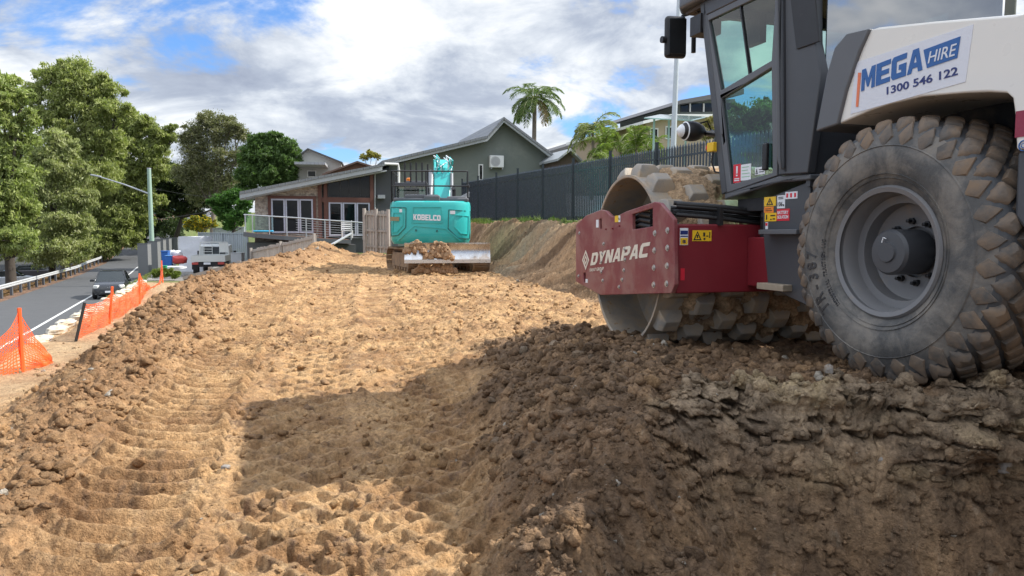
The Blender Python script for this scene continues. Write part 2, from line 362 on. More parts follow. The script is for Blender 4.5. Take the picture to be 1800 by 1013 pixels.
    if detail:
        fx_, fz_ = x * 1.0 + .15 * med, z * 1.0 + y * .25
        cr = np.abs(fbm(x * 1.7 + fz_ * .6, fz_ * 4.2, 4, 211)); lp, lc = worley(x * 5.5 + .5 * med, fz_ * 9 + .5 * med, 212); lq, _ = worley(x * 14, fz_ * 22, 213)
        dy = facem * (-.16 * fbm(x * 1.5, fz_ * 3, 4, 214) + .16 * np.exp(-(cr / .045) ** 2) - .07 * np.clip(1 - lp * 1.3, 0, 1) * (.3 + lc) - .022 * np.clip(1 - lq * 1.4, 0, 1) - .03 * fbm(x * 20, fz_ * 26, 3, 215))
        dy = dy - .20 * ss(x, 1.9, 2.3) * ss(z, .28, .42) * facem * (1 + 1.2 * fbm(x * 2.5, z * 4, 3, 216))
        dy = dy + (1 - facem) * darkm * .03 * fbm(x * 12, y * 12, 3, 217) * (y < 9)
    # ---------------- soil colours (what the soil is, not how it is lit)
    n1 = fbm(x * 1.6, y * 1.6, 5, 90, .6); n2 = fbm(x * 6, y * 6, 4, 95, .6); n3 = fbm(x * 26, y * 26, 3, 97)
    if True:
        def C(*c): return np.array(c)[None, :]
        def bl(a, b, t): return a + (b - a) * np.clip(t, 0, 1)[:, None]
        tan = bl(C(.50, .31, .15), C(.30, .17, .08), .5 + n1 * 1.7); tan = bl(tan, C(.56, .385, .21), n2 * 1.3 - .05)
        tan = bl(tan, C(.20, .12, .068), (n3 * 1.0 + n2 * 1.1 + n1 * .6 - .22) * 1.9)
        brn = bl(C(.32, .185, .092), C(.18, .10, .052), .5 + n1 + n2 * .6); brn = bl(brn, C(.42, .265, .135), (n2 * 1.2 + n3 * .6 - .2) * 2)
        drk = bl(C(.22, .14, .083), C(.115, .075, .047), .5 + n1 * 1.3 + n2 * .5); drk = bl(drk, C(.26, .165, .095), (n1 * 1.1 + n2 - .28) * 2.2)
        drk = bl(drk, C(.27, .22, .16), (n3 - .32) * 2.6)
        fcc = bl(C(.37, .275, .18), C(.19, .14, .095), .5 + n1 * 1.3 + n2 * 1.2); fcc = bl(fcc, C(.44, .33, .19), (fbm(x * 1.4 + 5, z * 5, 4, 98) + n2 * .4 - .12) * 2.2)
        cutc = bl(C(.42, .27, .15), C(.17, .105, .06), .5 + 2.6 * fbm((y * .93 + (x - toe) * .75) * 2.3, (x - toe) * .5, 4, 71)); cutc = bl(cutc, C(.30, .27, .19), np.exp(-((y - 21.5) / 1.2) ** 2) * (.4 + n1))
        grs = bl(C(.075, .12, .03), C(.14, .145, .055), .5 + n2 + n1); vrg = bl(C(.22, .13, .08), C(.12, .075, .05), .5 + n1 * 1.5)
        lawn = grs
        terc = bl(C(.47, .33, .19), C(.36, .23, .125), .5 + n1 * 1.3 + n2 * .4)
        c = bl(grs, terc, soilall); c = bl(c, tan, site)
        c = bl(c, cutc, (t > .02) * (t < .97) * (1 - kk))
        c = bl(c, grs, ss(t, .84, .9))
        c = bl(c, bl(brn, tan, .25 + n1), bermm); c = bl(c, bl(brn, tan, .5 + 0 * n1), np.clip(back / .2, 0, 1))
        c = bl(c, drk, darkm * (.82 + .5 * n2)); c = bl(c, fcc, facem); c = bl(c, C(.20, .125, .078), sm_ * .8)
        c = bl(c, vrg, ss(x, road_edge(y) - 3, road_edge(y) - 4) * 1.0)
        c = bl(c, C(.06, .062, .06), ss(x, road_far(y) - 4.0, road_far(y) - 4.6) * ss(y, 110, 90))
        drive = ss(x, -22.5, -22) * ss(x, -11.0, -11.4) * ss(y, 36.5, 37) * ss(y, 62, 60)
        c = bl(c, C(.25, .235, .215), drive)
        c = c * (1 + .25 * n3[:, None])
    info = dict(led=led if detail else 0, dy=dy, quiet=quiet if detail else 1, rough=np.clip(bermm + darkm, 0, 1), site=site, dark=darkm, berm=bermm, face=facem, soil=soilall, cut=cutm)
    return z, np.clip(c, .01, .9), info
def gz(x, y, detail=False):
    z, _, _ = terr(np.array([float(x)]), np.array([float(y)]), detail); return float(z[0])
def np_mesh(name, V, F, mat, cols=None, smooth=True):
    """V (n,3), F (m,k) with k = 3 or 4"""
    me = bpy.data.meshes.new(name); k = F.shape[1]
    me.vertices.add(len(V)); me.vertices.foreach_set('co', V.astype(np.float32).ravel())
    me.loops.add(F.size); me.loops.foreach_set('vertex_index', F.astype(np.int32).ravel())
    me.polygons.add(len(F)); me.polygons.foreach_set('loop_start', np.arange(0, F.size, k, dtype=np.int32))
    me.update(calc_edges=True)
    me.polygons.foreach_set('use_smooth', np.full(len(F), smooth))
    if cols is not None:
        ca = me.color_attributes.new('col', 'FLOAT_COLOR', 'POINT')
        ca.data.foreach_set('color', np.concatenate([cols, np.ones((len(cols), 1))], 1).astype(np.float32).ravel())
    me.materials.append(mat); me.validate(clean_customdata=False)
    o = bpy.data.objects.new(name, me); COL.objects.link(o); return o
def soilmat(name, bs=1.0):
    m = newmat(name); a = N('ShaderNodeAttribute'); a.attribute_name = 'col'; t = N('ShaderNodeTexCoord').outputs['Object']
    n1 = noise(t, 45, 8, .7); n2 = noise(t, 9, 6, .65, .3, (3, 3, 3))
    c = mixc(1.0, a.outputs['Color'], ramp(mth('ADD', mth('MULTIPLY', n1, .6), mth('MULTIPLY', n2, .4)), [(.32, .38), (.5, 1.0), (.68, 1.6)]), 'MULTIPLY')
    # pale and dark grit
    v = N('ShaderNodeTexVoronoi'); LK(t, v.inputs['Vector']); v.inputs['Scale'].default_value = 70
    gr = ramp(v.outputs['Distance'], [(.08, 1), (.22, 0)]); sel = ramp(N('ShaderNodeTexNoise').outputs[0], [(.55, 0), (.6, 1)])
    sepc = N('ShaderNodeSeparateColor'); LK(v.outputs['Color'], sepc.inputs[0])
    pick = mth('GREATER_THAN', sepc.outputs[0], .8)
    c = mixc(mth('MULTIPLY', mth('MULTIPLY', gr, pick), .55), c, (.46, .38, .28))
    hgt = mth('ADD', mth('MULTIPLY', noise(t, 26, 8, .68, .4), 1.0), mth('MULTIPLY', noise(t, 90, 5, .6, 0, (1, 5, 2)), .45))
    hgt = mth('ADD', hgt, mth('MULTIPLY', mth('MULTIPLY', gr, pick), .35))
    finish(c, .9, 0, hgt, .034 * bs, 1, **{'Specular IOR Level': .25})
    return m
M_soil = soilmat('soil')
def build_ground():
    g = .0030
    rows = [1.0]
    while rows[-1] < 2.3: rows.append(rows[-1] * 1.01)
    while rows[-1] < 3.15: rows.append(rows[-1] * 1.0025)
    while rows[-1] < 4.25: rows.append(rows[-1] + .0052)
    while rows[-1] < 37: rows.append(rows[-1] * (1 + g))
    k = g
    while rows[-1] < 900: k = min(k * 1.035, .09); rows.append(rows[-1] * (1 + k))
    rows = np.array([-14, -8, -4, -2, -.8, 0, .4, .7, .85] + rows)
    us = list(np.arange(-.80, .8001, .0023)); st = .0023; a = us[-1]; ext = []
    while a < 5.2: st *= 1.12; a += st; ext.append(a)
    us = np.array([-e for e in reversed(ext)] + us + ext)
    Y, U = np.meshgrid(rows, us, indexing='ij'); X = U * (np.maximum(Y, 0) + .9)
    X = np.where(Y < 0, U * (.9 + 4 * -Y / 4), X)
    x, y = X.ravel(), Y.ravel(); z = np.empty_like(x); c = np.empty((len(x), 3)); yo_ = y.copy()
    for i in range(0, len(x), 200000):
        zz_, cc_, in_ = terr(x[i:i + 200000], y[i:i + 200000]); yo_[i:i + 200000] += in_['dy']; z[i:i + 200000] = zz_; c[i:i + 200000] = cc_
    nr, nc = Y.shape; i = np.arange((nr - 1) * nc).reshape(nr - 1, nc)[:, :-1].ravel()
    F = np.stack([i, i + 1, i + nc + 1, i + nc], 1)
    print('ground verts', len(x))
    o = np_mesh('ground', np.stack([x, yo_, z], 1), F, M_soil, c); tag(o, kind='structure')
build_ground()
def build_clods():
    rng = np.random.default_rng(3)
    phi = (1 + 5 ** .5) / 2
    iv = np.array([(-1, phi, 0), (1, phi, 0), (-1, -phi, 0), (1, -phi, 0), (0, -1, phi), (0, 1, phi), (0, -1, -phi), (0, 1, -phi), (phi, 0, -1), (phi, 0, 1), (-phi, 0, -1), (-phi, 0, 1)]) / 1.9
    ifc = np.array([(0, 11, 5), (0, 5, 1), (0, 1, 7), (0, 7, 10), (0, 10, 11), (1, 5, 9), (5, 11, 4), (11, 10, 2), (10, 7, 6), (7, 1, 8), (3, 9, 4), (3, 4, 2), (3, 2, 6), (3, 6, 8), (3, 8, 9), (4, 9, 5), (2, 4, 11), (6, 2, 10), (8, 6, 7), (9, 8, 1)])
    # one subdivision for rounder lumps
    ed = {}; vv = list(map(tuple, iv)); ff = []
    def midp(a, b):
        k = (min(a, b), max(a, b))
        if k not in ed:
            p = (np.array(vv[a]) + np.array(vv[b])) / 2; p = p / np.linalg.norm(p); ed[k] = len(vv); vv.append(tuple(p))
        return ed[k]
    for a, b, c in ifc:
        ab, bc, ca = midp(a, b), midp(b, c), midp(c, a); ff += [(a, ab, ca), (b, bc, ab), (c, ca, bc), (ab, bc, ca)]
    iv = np.array(vv); ifc = np.array(ff)
    n = 300000
    y = np.exp(rng.uniform(np.log(2.3), np.log(32), n)); x = rng.uniform(-.85, .85, n) * (y + .5)
    z, c, inf = terr(x, y)
    grp = pnoise(x * 1.7, y * 1.7, 301) * .8 + pnoise(x * .5, y * .5, 302) * .8
    p = inf['quiet'] * inf['soil'] * (.04 + .34 * inf['berm'] + .45 * inf['dark'] * (1 - .7 * inf['led']) + (.10 + .22 * ss(y, 6, 11)) * inf['site'] * (grp > -.15) + .35 * inf['site'] * (grp > .4)) * (1 - .8 * inf['cut'])
    k = rng.uniform(0, 1, n) < p * .62; x, y, z, c = x[k], y[k] + inf['dy'][k], z[k], c[k]; rg = inf['rough'][k]; n = len(x)
    s = (.0028 + .0042 * rng.pareto(1.7, n).clip(0, 6)) * (1 + .3 * rg) * np.clip((y / 4) ** .6, .8, 3.0); s = np.minimum(s, .035 + .035 * rg)
    V = iv[None] * s[:, None, None] * rng.uniform(.7, 1.35, (n, 1, 3)); V = V * rng.uniform(.62, 1.3, (n, len(iv), 1)) * (1 + .35 * np.sin(V[..., :1] / s[:, None, None] * 3 + rng.uniform(0, 6, (n, 1, 1))))
    a = rng.uniform(0, 2 * np.pi, n); ca, sa = np.cos(a)[:, None], np.sin(a)[:, None]
    Vx = V[..., 0] * ca - V[..., 1] * sa + x[:, None]; Vy = V[..., 0] * sa + V[..., 1] * ca + y[:, None]; Vz = V[..., 2] * .8 + (z + s * .18)[:, None]
    V = np.stack([Vx, Vy, Vz], -1).reshape(-1, 3)
    F = (ifc[None] + (np.arange(n) * len(iv))[:, None, None]).reshape(-1, 3)
    tint = rng.uniform(.72, 1.22, (n, 1)); pale = rng.uniform(0, 1, (n, 1)) > .992; s = np.where(pale[:, 0], np.minimum(s, .0075), s)
    cc = np.where(pale, np.array([[.42, .37, .30]]), c * tint); C = np.repeat(cc, len(iv), 0)
    print('clods', n)
    o = np_mesh('soil_clods', V, F, M_soil, C, True)
    tag(o, 'loose clods and crumbs of brown and tan soil scattered over the earthworks', 'soil clods', kind='stuff')
build_clods()
# ---------------------------------------------------------------- materials for machines
DUST = (.30, .20, .12)
M_dgrey = pm('dark grey paint', (.058, .062, .07), .42, .0, .08, 3, .0004, 300, (.16, .13, .11), .22, 2.5)
M_mgrey = pm('mid grey paint', (.105, .11, .12), .38, .0, .08, 3, .0004, 300, (.2, .17, .14), .2, 2.5)
M_white = pm('cream white paint', (.72, .70, .655), .3, 0, .03, 2, .0002, 200, (.5, .43, .35), .16, 2, coat=.3)
M_black = pm('black plastic', (.014, .014, .016), .45, 0, .2, 5, .0006, 200, (.12, .1, .08), .2, 4)
M_rubb = pm('black rubber hose', (.012, .012, .013), .5, 0, .2, 8, .0005, 200, (.15, .12, .09), .18, 6)
M_red = pm('dark red paint', (.19, .016, .024), .42, 0, .12, 3, .0006, 200, (.30, .17, .12), .2, 2.2)  # darker, cleaner red; part of the crossbeams' shade is put into this paint
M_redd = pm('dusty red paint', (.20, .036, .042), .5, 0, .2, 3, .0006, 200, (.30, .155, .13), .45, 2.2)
M_reds = pm('red stripe', (.25, .02, .05), .35)
M_steel = pm('worn steel', (.42, .41, .40), .38, .75, .2, 6, .001, 80, (.25, .17, .1), .3, 5)
M_bolt = pm('bolt', (.5, .49, .47), .4, .7, .2)
M_gal = pm('galvanised steel', (.42, .44, .46), .5, .6, .15, 9, .0005, 100)
M_tyre = pm('tyre rubber', (.07, .07, .069), .62, 0, .6, 6, .004, 34, (.20, .18, .155), .46, 4.5)
M_tread = pm('tyre tread blocks', (.078, .072, .066), .66, 0, .4, 12, .003, 40, (.19, .135, .09), .5, 5)
M_groove = pm('tyre grooves', (.05, .055, .062), .6, 0, .3, 9, .003, 40, (.16, .12, .09), .33, 9)
M_rim = pm('grey rim paint', (.165, .165, .17), .42, .0, .12, 4, .0008, 90, (.26, .2, .14), .3, 6)
M_pad = pm('drum steel', (.30, .28, .25), .6, .1, .3, 8, .003, 60, (.42, .33, .235), .5, 5)
M_dark = pm('underbody', (.018, .018, .021), .7, 0, .3, 4, .002, 60, (.09, .07, .05), .35, 4)
M_yel = pm('yellow sticker', (.80, .50, .02), .4, 0, .05); M_org = pm('orange sticker', (.85, .26, .03), .4, 0, .05)
M_stw = pm('white sticker', (.74, .76, .79), .4, 0, .04); M_str = pm('red sticker', (.62, .02, .04), .4, 0, .05); M_ink = pm('black ink', (.015, .015, .02), .5, 0, .05)
M_blue = pm('blue sign ink', (.022, .11, .34), .4, 0, .04); M_navy = pm('navy ink', (.02, .035, .16), .4, 0, .04); M_ors = pm('orange ink', (.74, .19, .08), .4, 0, .04)
M_lett = pm('worn cream lettering', (.70, .64, .53), .5, 0, .1, 20, .0003, 200, (.34, .08, .07), .22, 14)
def glassm(name, tint, mixf=.5, rough=.02, body=(.02, .03, .03), gadd=.03, gmul=1.0):
    m = newmat(name); tr = N('ShaderNodeBsdfTransparent'); tr.inputs[0].default_value = tuple(tint) + (1,)
    gl = N('ShaderNodeBsdfGlossy'); gl.inputs['Roughness'].default_value = rough; gl.inputs[0].default_value = (1, 1, 1, 1)
    fr = N('ShaderNodeFresnel'); fr.inputs[0].default_value = 1.5; mx = N('ShaderNodeMixShader'); LK(mth('MULTIPLY', mth('ADD', mth('MULTIPLY', fr.outputs[0], gmul), gadd), mth('SUBTRACT', 1, N('ShaderNodeNewGeometry').outputs['Backfacing'])), mx.inputs[0])
    df = N('ShaderNodeBsdfDiffuse'); df.inputs[0].default_value = tuple(body) + (1,); m2 = N('ShaderNodeMixShader'); m2.inputs[0].default_value = mixf
    LK(tr.outputs[0], m2.inputs[1]); LK(df.outputs[0], m2.inputs[2]); LK(m2.outputs[0], mx.inputs[1]); LK(gl.outputs[0], mx.inputs[2])
    o = N('ShaderNodeOutputMaterial'); LK(mx.outputs[0], o.inputs[0]); return m
M_cglass = glassm('tinted cab glass', (.76, .89, .85), .02)
M_dglass = glassm('dark rear glass', (.3, .36, .38), .3, .03, gadd=.35)
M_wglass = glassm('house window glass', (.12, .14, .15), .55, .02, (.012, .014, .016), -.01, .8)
# ---------------------------------------------------------------- ROAD ROLLER
GR = .635
Mr = frame((2.12, 4.25, GR), R_(19))
rr = empty('road_roller', (2.12, 4.25, GR), R_(19), 'grey, white and dark red padfoot road roller parked on the dark earth bench', 'road roller')
def P(px, py, a=.2): return onpl(Mr, px, py, 0, a)
def OL(pts, a=.2): return [(P(x, y, a).y, P(x, y, a).z) for x, y in pts]
RT, WT = .775, .58
def tyre_r(a):
    q = abs(a - WT / 2) / (WT / 2); return RT - .022 - .030 * q ** 2.2 - .075 * max(0, (q - .80) / .20) ** 1.8
def make_wheel(a0, sgn, zc=RT - .012):
    c = (a0, 0, zc)
    rim = MB(); prof = [(.345, .02), (.372, .012), (.384, .025), (.384, .05), (.352, .055), (.335, .09), (.33, .15), (.285, .155), (.280, .235), (.262, .245), (.20, .25), (.16, .262), (.15, .262), (.15, .30), (0.001, .30)]
    rim.lathe([(r, a0 + sgn * t) for r, t in prof], (0, 0, zc), 'x', 72)
    ro = rim.build('wheel', M_rim, rr, 40)
    ty = MB(); pr = [(.375, .035), (.40, .018), (.45, -.008), (.52, -.024), (.585, -.02), (.64, 0.0), (.672, .012)]
    side = pr + [(tyre_r(.022), .022)] + [(tyre_r(x), x) for x in (.04, .07, .12, .2, .29, .38, .46, .51, .54)] + [(tyre_r(WT - .022), WT - .022)] + [(r, WT - t) for r, t in reversed(pr)]
    ty.lathe([(r, a0 + sgn * t) for r, t in side[:8]], (0, 0, zc), 'x', 128, 0); ty.lathe([(r, a0 + sgn * t) for r, t in side[7:-7]], (0, 0, zc), 'x', 128, 1); ty.lathe([(r, a0 + sgn * t) for r, t in side[-8:]], (0, 0, zc), 'x', 128, 0)
    # fine rings on the wall
    for rr_, w_ in ((.425, .006), (.448, .004), (.605, .007)):
        t_ = np.interp(rr_, [p[0] for p in pr], [p[1] for p in pr]); ty.lathe([(rr_ - w_, a0 + sgn * (t_ + .004)), (rr_, a0 + sgn * (t_ - .006)), (rr_ + w_, a0 + sgn * (t_ + .004))], (0, 0, zc), 'x', 96, 0)
    ty.build('tyre', [M_tyre, M_groove], ro, 50)
    tb = MB(); nc, npi = 6, 30; rng = random.Random(4)
    for i in range(-1, nc + 1):
        ac = WT / 2 + (i - (nc - 1) / 2) * 0.090
        for k in range(npi):
            th0 = 2 * math.pi * (k + .5 * (i % 2)) / npi
            for lay in (0,):
                ring = []
                pts8 = []
                sx, sy = .070, .0665
                for q in range(8):
                    an = q * math.pi / 4; f = 1.0 if q % 2 == 0 else .76
                    pts8.append((sx * f * math.cos(an), sy * f * math.sin(an)))
                vs = []
                j = [rng.uniform(.93, 1.05) for _ in range(8)]
                for (sc, dr) in ((1.02, -.012), (.95, .012), (.80, .0235), (.42, .029)):
                    for (u_, v_), jj in zip(pts8, j):
                        a = ac + u_ * sc * jj
                        # wrap over the shoulder: beyond the edge slide down the wall
                        over = max(0, .022 - a) + max(0, a - (WT - .022)); k_ = min(1, over / .05); a = min(max(a, .022), WT - .022); sd_ = -1 if a < WT / 2 else 1
                        r = tyre_r(a) + dr * (1 - .75 * k_) - over * .97; a += sd_ * (.16 * over + dr * k_ * .8)
                        th = th0 + v_ * sc * jj / RT
                        vs.append((a0 + sgn * a, r * math.cos(th), zc + r * math.sin(th)))
                fs = [(l * 8 + q, l * 8 + (q + 1) % 8, (l + 1) * 8 + (q + 1) % 8, (l + 1) * 8 + q) for l in range(3) for q in range(8)] + [tuple(range(24, 32))]
                tb.add(vs, fs, 0)
    # shoulder lugs reaching down the wall
    for k in range(0):
        th0 = 2 * math.pi * (k + .25) / npi
        for w_ in (0, 1):
            vs = []
            for (r, t) in ((.735, .012), (.70, .004), (.665, .0)):
                wd = {.735: .046, .70: .040, .665: .014}[r]
                for s_ in (-1, 1):
                    for o_ in (.010, -.016):
                        tt = t - o_ * -1 if False else t + (.012 if o_ > 0 else -.006); tt = tt if w_ == 0 else WT - tt
                        th = th0 + s_ * wd / RT; vs.append((a0 + sgn * tt, r * math.cos(th), zc + r * math.sin(th)))
            tb.add(vs, [(0, 2, 3, 1), (1, 3, 7, 5), (5, 7, 11, 9), (8, 9, 11, 10), (0, 1, 5, 4), (4, 5, 9, 8), (2, 6, 7, 3), (6, 10, 11, 7)], 1)
    tb.build('tread', [M_tread, M_tyre], ro, 28)
    hb = MB(); hb.lathe([(.001, a0 + sgn * .035), (.055, a0 + sgn * .035), (.06, a0 + sgn * .045), (.118, a0 + sgn * .048), (.132, a0 + sgn * .065), (.132, a0 + sgn * .262)], (0, 0, zc), 'x', 40); hb.build('hub', M_dgrey, ro, 35)
    for k in range(10):
        an = 2 * math.pi * (k + .3) / 10; b = MB(); y, z = .182 * math.cos(an), zc + .182 * math.sin(an)
        b.lathe([(.001, a0 + sgn * .205), (.011, a0 + sgn * .208), (.011, a0 + sgn * .235), (.021, a0 + sgn * .236), (.021, a0 + sgn * .258)], (0, y, z), 'x', 6); b.build('wheel_nut', M_black, ro)
    return ro
wl = make_wheel(0.0, 1); make_wheel(2.05, -1)
# raised lettering on the tyre wall, chalk mark on the hub
tm = MB(); zc = RT - .012
def arc_text(s_, r, a0, da, h, wd, mb):
    for k, ch in enumerate(s_):
        if ch == ' ': continue
        an = a0 + da * k; vs, fs = textm(ch, offset=.02)
        x0 = min(v.x for v in vs); x1 = max(v.x for v in vs); y0 = min(v.y for v in vs); y1 = max(v.y for v in vs); ww = wd * (x1 - x0) / .6
        z1 = max(v.z for v in vs)
        pts = []
        for v in vs:
            lx = (v.x - (x0 + x1) / 2) * wd / .6; ly = (v.y - .35) * h / .72; rad = r + ly; th = an + lx / r
            # reading clockwise seen from the left: x to the rear is -y local
            y = -rad * math.sin(th); z = zc + rad * math.cos(th)
            t_ = np.interp(rad, [.375, .40, .45, .52, .585, .64, .672], [.035, .018, -.008, -.024, -.02, 0.0, .012])
            pts.append((t_ - .001 - (.0035 if v.z >= z1 - 1e-6 else 0), y, z))
        mb.add(pts, fs)
arc_text('TR-387', .545, R_(-131), R_(7.6), .085, .058, tm)
tm.build('tyre_size_lettering', pm('raised rubber letters', (.034, .034, .036), .5, 0, .2), wl); tm = MB()
for k_, w__ in enumerate(('INDUSTRIAL', 'TRACTION', 'LUG')):
    tm = MB(); arc_text(w__, .452, R_(-137 + (0, 27.5, 50)[k_]), R_(2.5), .024, .016, tm)
    if k_ < 2: tm.build('tyre_lettering', M_ink, wl)
tm.build('tyre_lettering', pm('raised rubber letters', (.034, .034, .036), .5, 0, .2), wl)
ch = MB(); ch.bar((.032, .03, zc + .055), (.032, .02, zc + .085), .005, .004); 0 and ch.bar((.032, .03, zc + .05), (.032, .03, zc + .095), .006, .004);  ch.bar((.032, .02, zc + .085), (.032, .0, zc + .078), .005, .004)
ch.build('chalk_mark', M_stw, wl)
# hood, fender, skirts
hp = [(1473, 219), (1488, 158), (1511, 91), (1529, 54), (1545, 48), (1640, 38), (1720, 31), (1800, 24)]
hood = OL(hp, .04); tz = hood[-1][1]; hood += [(-1.8, tz - .02), (-2.28, tz - .16), (-2.4, 1.15), (-2.36, 1.08)]
lowr = OL([(1786, 264), (1783, 200), (1779, 172), (1770, 164), (1740, 162), (1690, 164), (1620, 170), (1560, 184), (1530, 194)], .04)
zl = lowr[0][1]
hood_l = hood[:-2] + [(-2.4, zl), ] + lowr
MB().prism(hood_l, 'x', .04, 2.02).build('hood', M_white, rr, None, .028, 4)
st = MB(); b1 = P(1784, 196, .03).y; st.prism([(b1, P(1784, 196, .03).z), (b1, P(1784, 242, .03).z), (-2.405, P(1784, 242, .03).z), (-2.405, P(1784, 196, .03).z)], 'x', .0365, 2.0235)
st.build('red_stripe', M_reds, rr)
em = MB(); pe = P(1798, 256, .03); em.lathe([(.022, .034), (.026, .034), (.026, .0385), (.022, .0385)], (0, pe.y, pe.z), 'x', 24, closed=True); text_on(em, 'C', (.036, pe.y + .012, pe.z - .012), (.036, pe.y - .012, pe.z - .012), (.036, pe.y + .012, pe.z + .012), (-1, 0, 0)); em.build('round_emblem', M_blue, rr)
ap = [(1433, 232), (1453, 128), (1466, 84), (1486, 60), (1528, 50), (1510, 91), (1487, 158), (1472, 219)]
MB().prism(OL(ap, .02), 'x', .02, 2.04).build('front_fender', M_mgrey, rr, None, .012, 3)
sk = [(1787, 268), (1786, 420), (1800, 520)]; o = OL(sk, .07)
MB().prism([o[0], (o[0][0], .95), (-1.0, .62), (-2.3, .62), (-2.36, zl - .01)], 'x', .07, 1.99).build('rear_skirt', M_dgrey, rr, None, .02, 3)
MB().bx((.64, -1.7, .5), (1.42, 1.0, hood[0][1] + .2)).bx((.35, .86, .62), (1.7, 1.55, 1.12)).build('chassis', M_dark, rr, None, .01)
ax = MB(); ax.lathe([(.14, .3), (.14, 1.76)], (0, 0, zc), 'x', 20); ax.build('axle', M_dark, rr, 40)
# side panel in front of the tyre with its stickers, ledge and step
sp_ = OL([(1341, 352), (1424, 318), (1424, 540), (1350, 505), (1341, 405)], .22)
MB().prism(sp_, 'x', .22, .62).build('side_panel', M_dgrey, rr, None, .006)
la, lb = P(1333, 405, .12), P(1400, 392, .12)
MB().bx((.12, lb.y, la.z - .03), (.5, la.y, la.z + .004)).build('ledge', M_mgrey, rr, None, .004)
la, lb = P(1330, 497, .14), P(1376, 513, .14)
MB().bx((.14, lb.y, lb.z), (.40, la.y, la.z)).build('step', pm('mud caked step', (.33, .27, .2), .8, 0, .3, 20, .004, 40), rr, None, .004)
def sticker(name, px4, a, mat, parent, wr=None, wmat=None, pl=P, extra=None):
    """flat rectangle given by tl, br pixel corners on plane a; wr = [(text, x0,y0,x1,y1 fractions)]"""
    (x0, y0), (x1, y1) = px4; p, q = pl(x0, y0, a), pl(x1, y1, a); m = MB(); y0_, y1_, z0, z1 = p.y, q.y, q.z, p.z
    m.bx((a - .003, y1_, z0), (a + .001, y0_, z1), 0)
    for t_, fx0, fy0, fx1, fy1 in wr or []:
        Y0, Y1 = y0_ + (y1_ - y0_) * fx0, y0_ + (y1_ - y0_) * fx1; Z0, Z1 = z0 + (z1 - z0) * fy0, z0 + (z1 - z0) * fy1
        if t_ == '#bar': m.bx((a - .0045, Y1, Z0), (a - .003, Y0, Z1), 1)
        elif t_ == '#tri':
            m.prism([[(Y0, Z0), (Y1, Z0), ((Y0 + Y1) / 2, Z1)], [(Y0 * .78 + Y1 * .22, Z0 * .86 + Z1 * .14), (Y0 * .22 + Y1 * .78, Z0 * .86 + Z1 * .14), ((Y0 + Y1) / 2, Z0 * .22 + Z1 * .78)]], 'x', a - .0045, a - .003, 1)
            m.bx((a - .0045, (Y0 + Y1) / 2 - abs(Y1 - Y0) * .05, Z0 + (Z1 - Z0) * .2), (a - .003, (Y0 + Y1) / 2 + abs(Y1 - Y0) * .05, Z0 + (Z1 - Z0) * .6), 1)
        else: text_on(m, t_, (a, Y0, Z0), (a, Y1, Z0), (a, Y0, Z1), (-1, 0, 0), .0035, 1, offset=.015)
    return m.build(name, [mat, wmat or M_ink], parent)
sticker('warning_sticker', ((1344, 347), (1364, 362)), .22, M_yel, rr, [('#tri', .2, .1, .8, .9)])
sticker('warning_sticker', ((1344, 364), (1360, 374)), .22, M_org, rr, [('#bar', .15, .3, .85, .42), ('#bar', .15, .6, .75, .7)])
sticker('warning_sticker', ((1345, 375), (1365, 389)), .22, M_yel, rr, [('#bar', .12, .2, .22, .8), ('#bar', .5, .15, .6, .3), ('#bar', .7, .2, .9, .35), ('#bar', .5, .6, .9, .75)])
sticker('noise_level_sticker', ((1367, 344), (1380, 366)), .22, M_stw, rr, [('#bar', .15, .82, .8, .88), ('#bar', .15, .7, .8, .76), ('106', .1, .15, .72, .5), ('#bar', .78, .15, .92, .3)])
sticker('battery_isolation_sticker', ((1366, 368), (1388, 388)), .22, M_str, rr, [('BATTERY', .08, .56, .92, .84), ('ISOLATION', .08, .18, .92, .46)], M_stw)
sticker('pictogram_sticker', ((1381, 338), (1402, 349)), .22, M_stw, rr, [('#bar', .1, .2, .25, .8), ('#bar', .42, .2, .57, .8), ('#bar', .75, .2, .9, .8)], M_str)
sticker('small_sticker', ((1346, 391), (1350, 403)), .22, M_stw, rr, [('#bar', .1, .5, .9, .9)], M_str)
# sign on the hood
sg = MB(); A = .037
c4 = [P(*q, A) for q in ((1495, 201), (1697, 144), (1711, 43), (1504, 110))]
sg.prism([(q.y, q.z) for q in c4], 'x', A, A + .004, 0)
def S3(px, py): return P(px, py, A)
o1, o2, o3, o4 = S3(1505, 188), S3(1509, 188), S3(1514, 128), S3(1509, 128)
sg.prism([(q.y, q.z) for q in (o1, o2, o3, o4)], 'x', A - .0035, A - .001, 1)
block_text(sg, 'MEGA', S3(1514, 161), S3(1622, 123), S3(1516, 123) , (-1, 0, 0), .001, 2, gap=.08)
q4 = [S3(*q) for q in ((1630, 120), (1683, 102), (1689, 64), (1624, 88))]
sg.prism([(q.y, q.z) for q in q4], 'x', A - .0035, A - .001, 2)
text_on(sg, 'HIRE', S3(1632, 112), S3(1679, 98), S3(1636, 91), (-1, 0, 0), .004, 0, offset=.005)
text_on(sg, '1300 546 122', S3(1559, 167), S3(1684, 132), S3(1559, 153), (-1, 0, 0), .001, 3, offset=.02)
sg.build('company_sign', [pm('sign panel', (.66, .68, .74), .35, 0, .03), M_ors, M_blue, M_navy], rr)
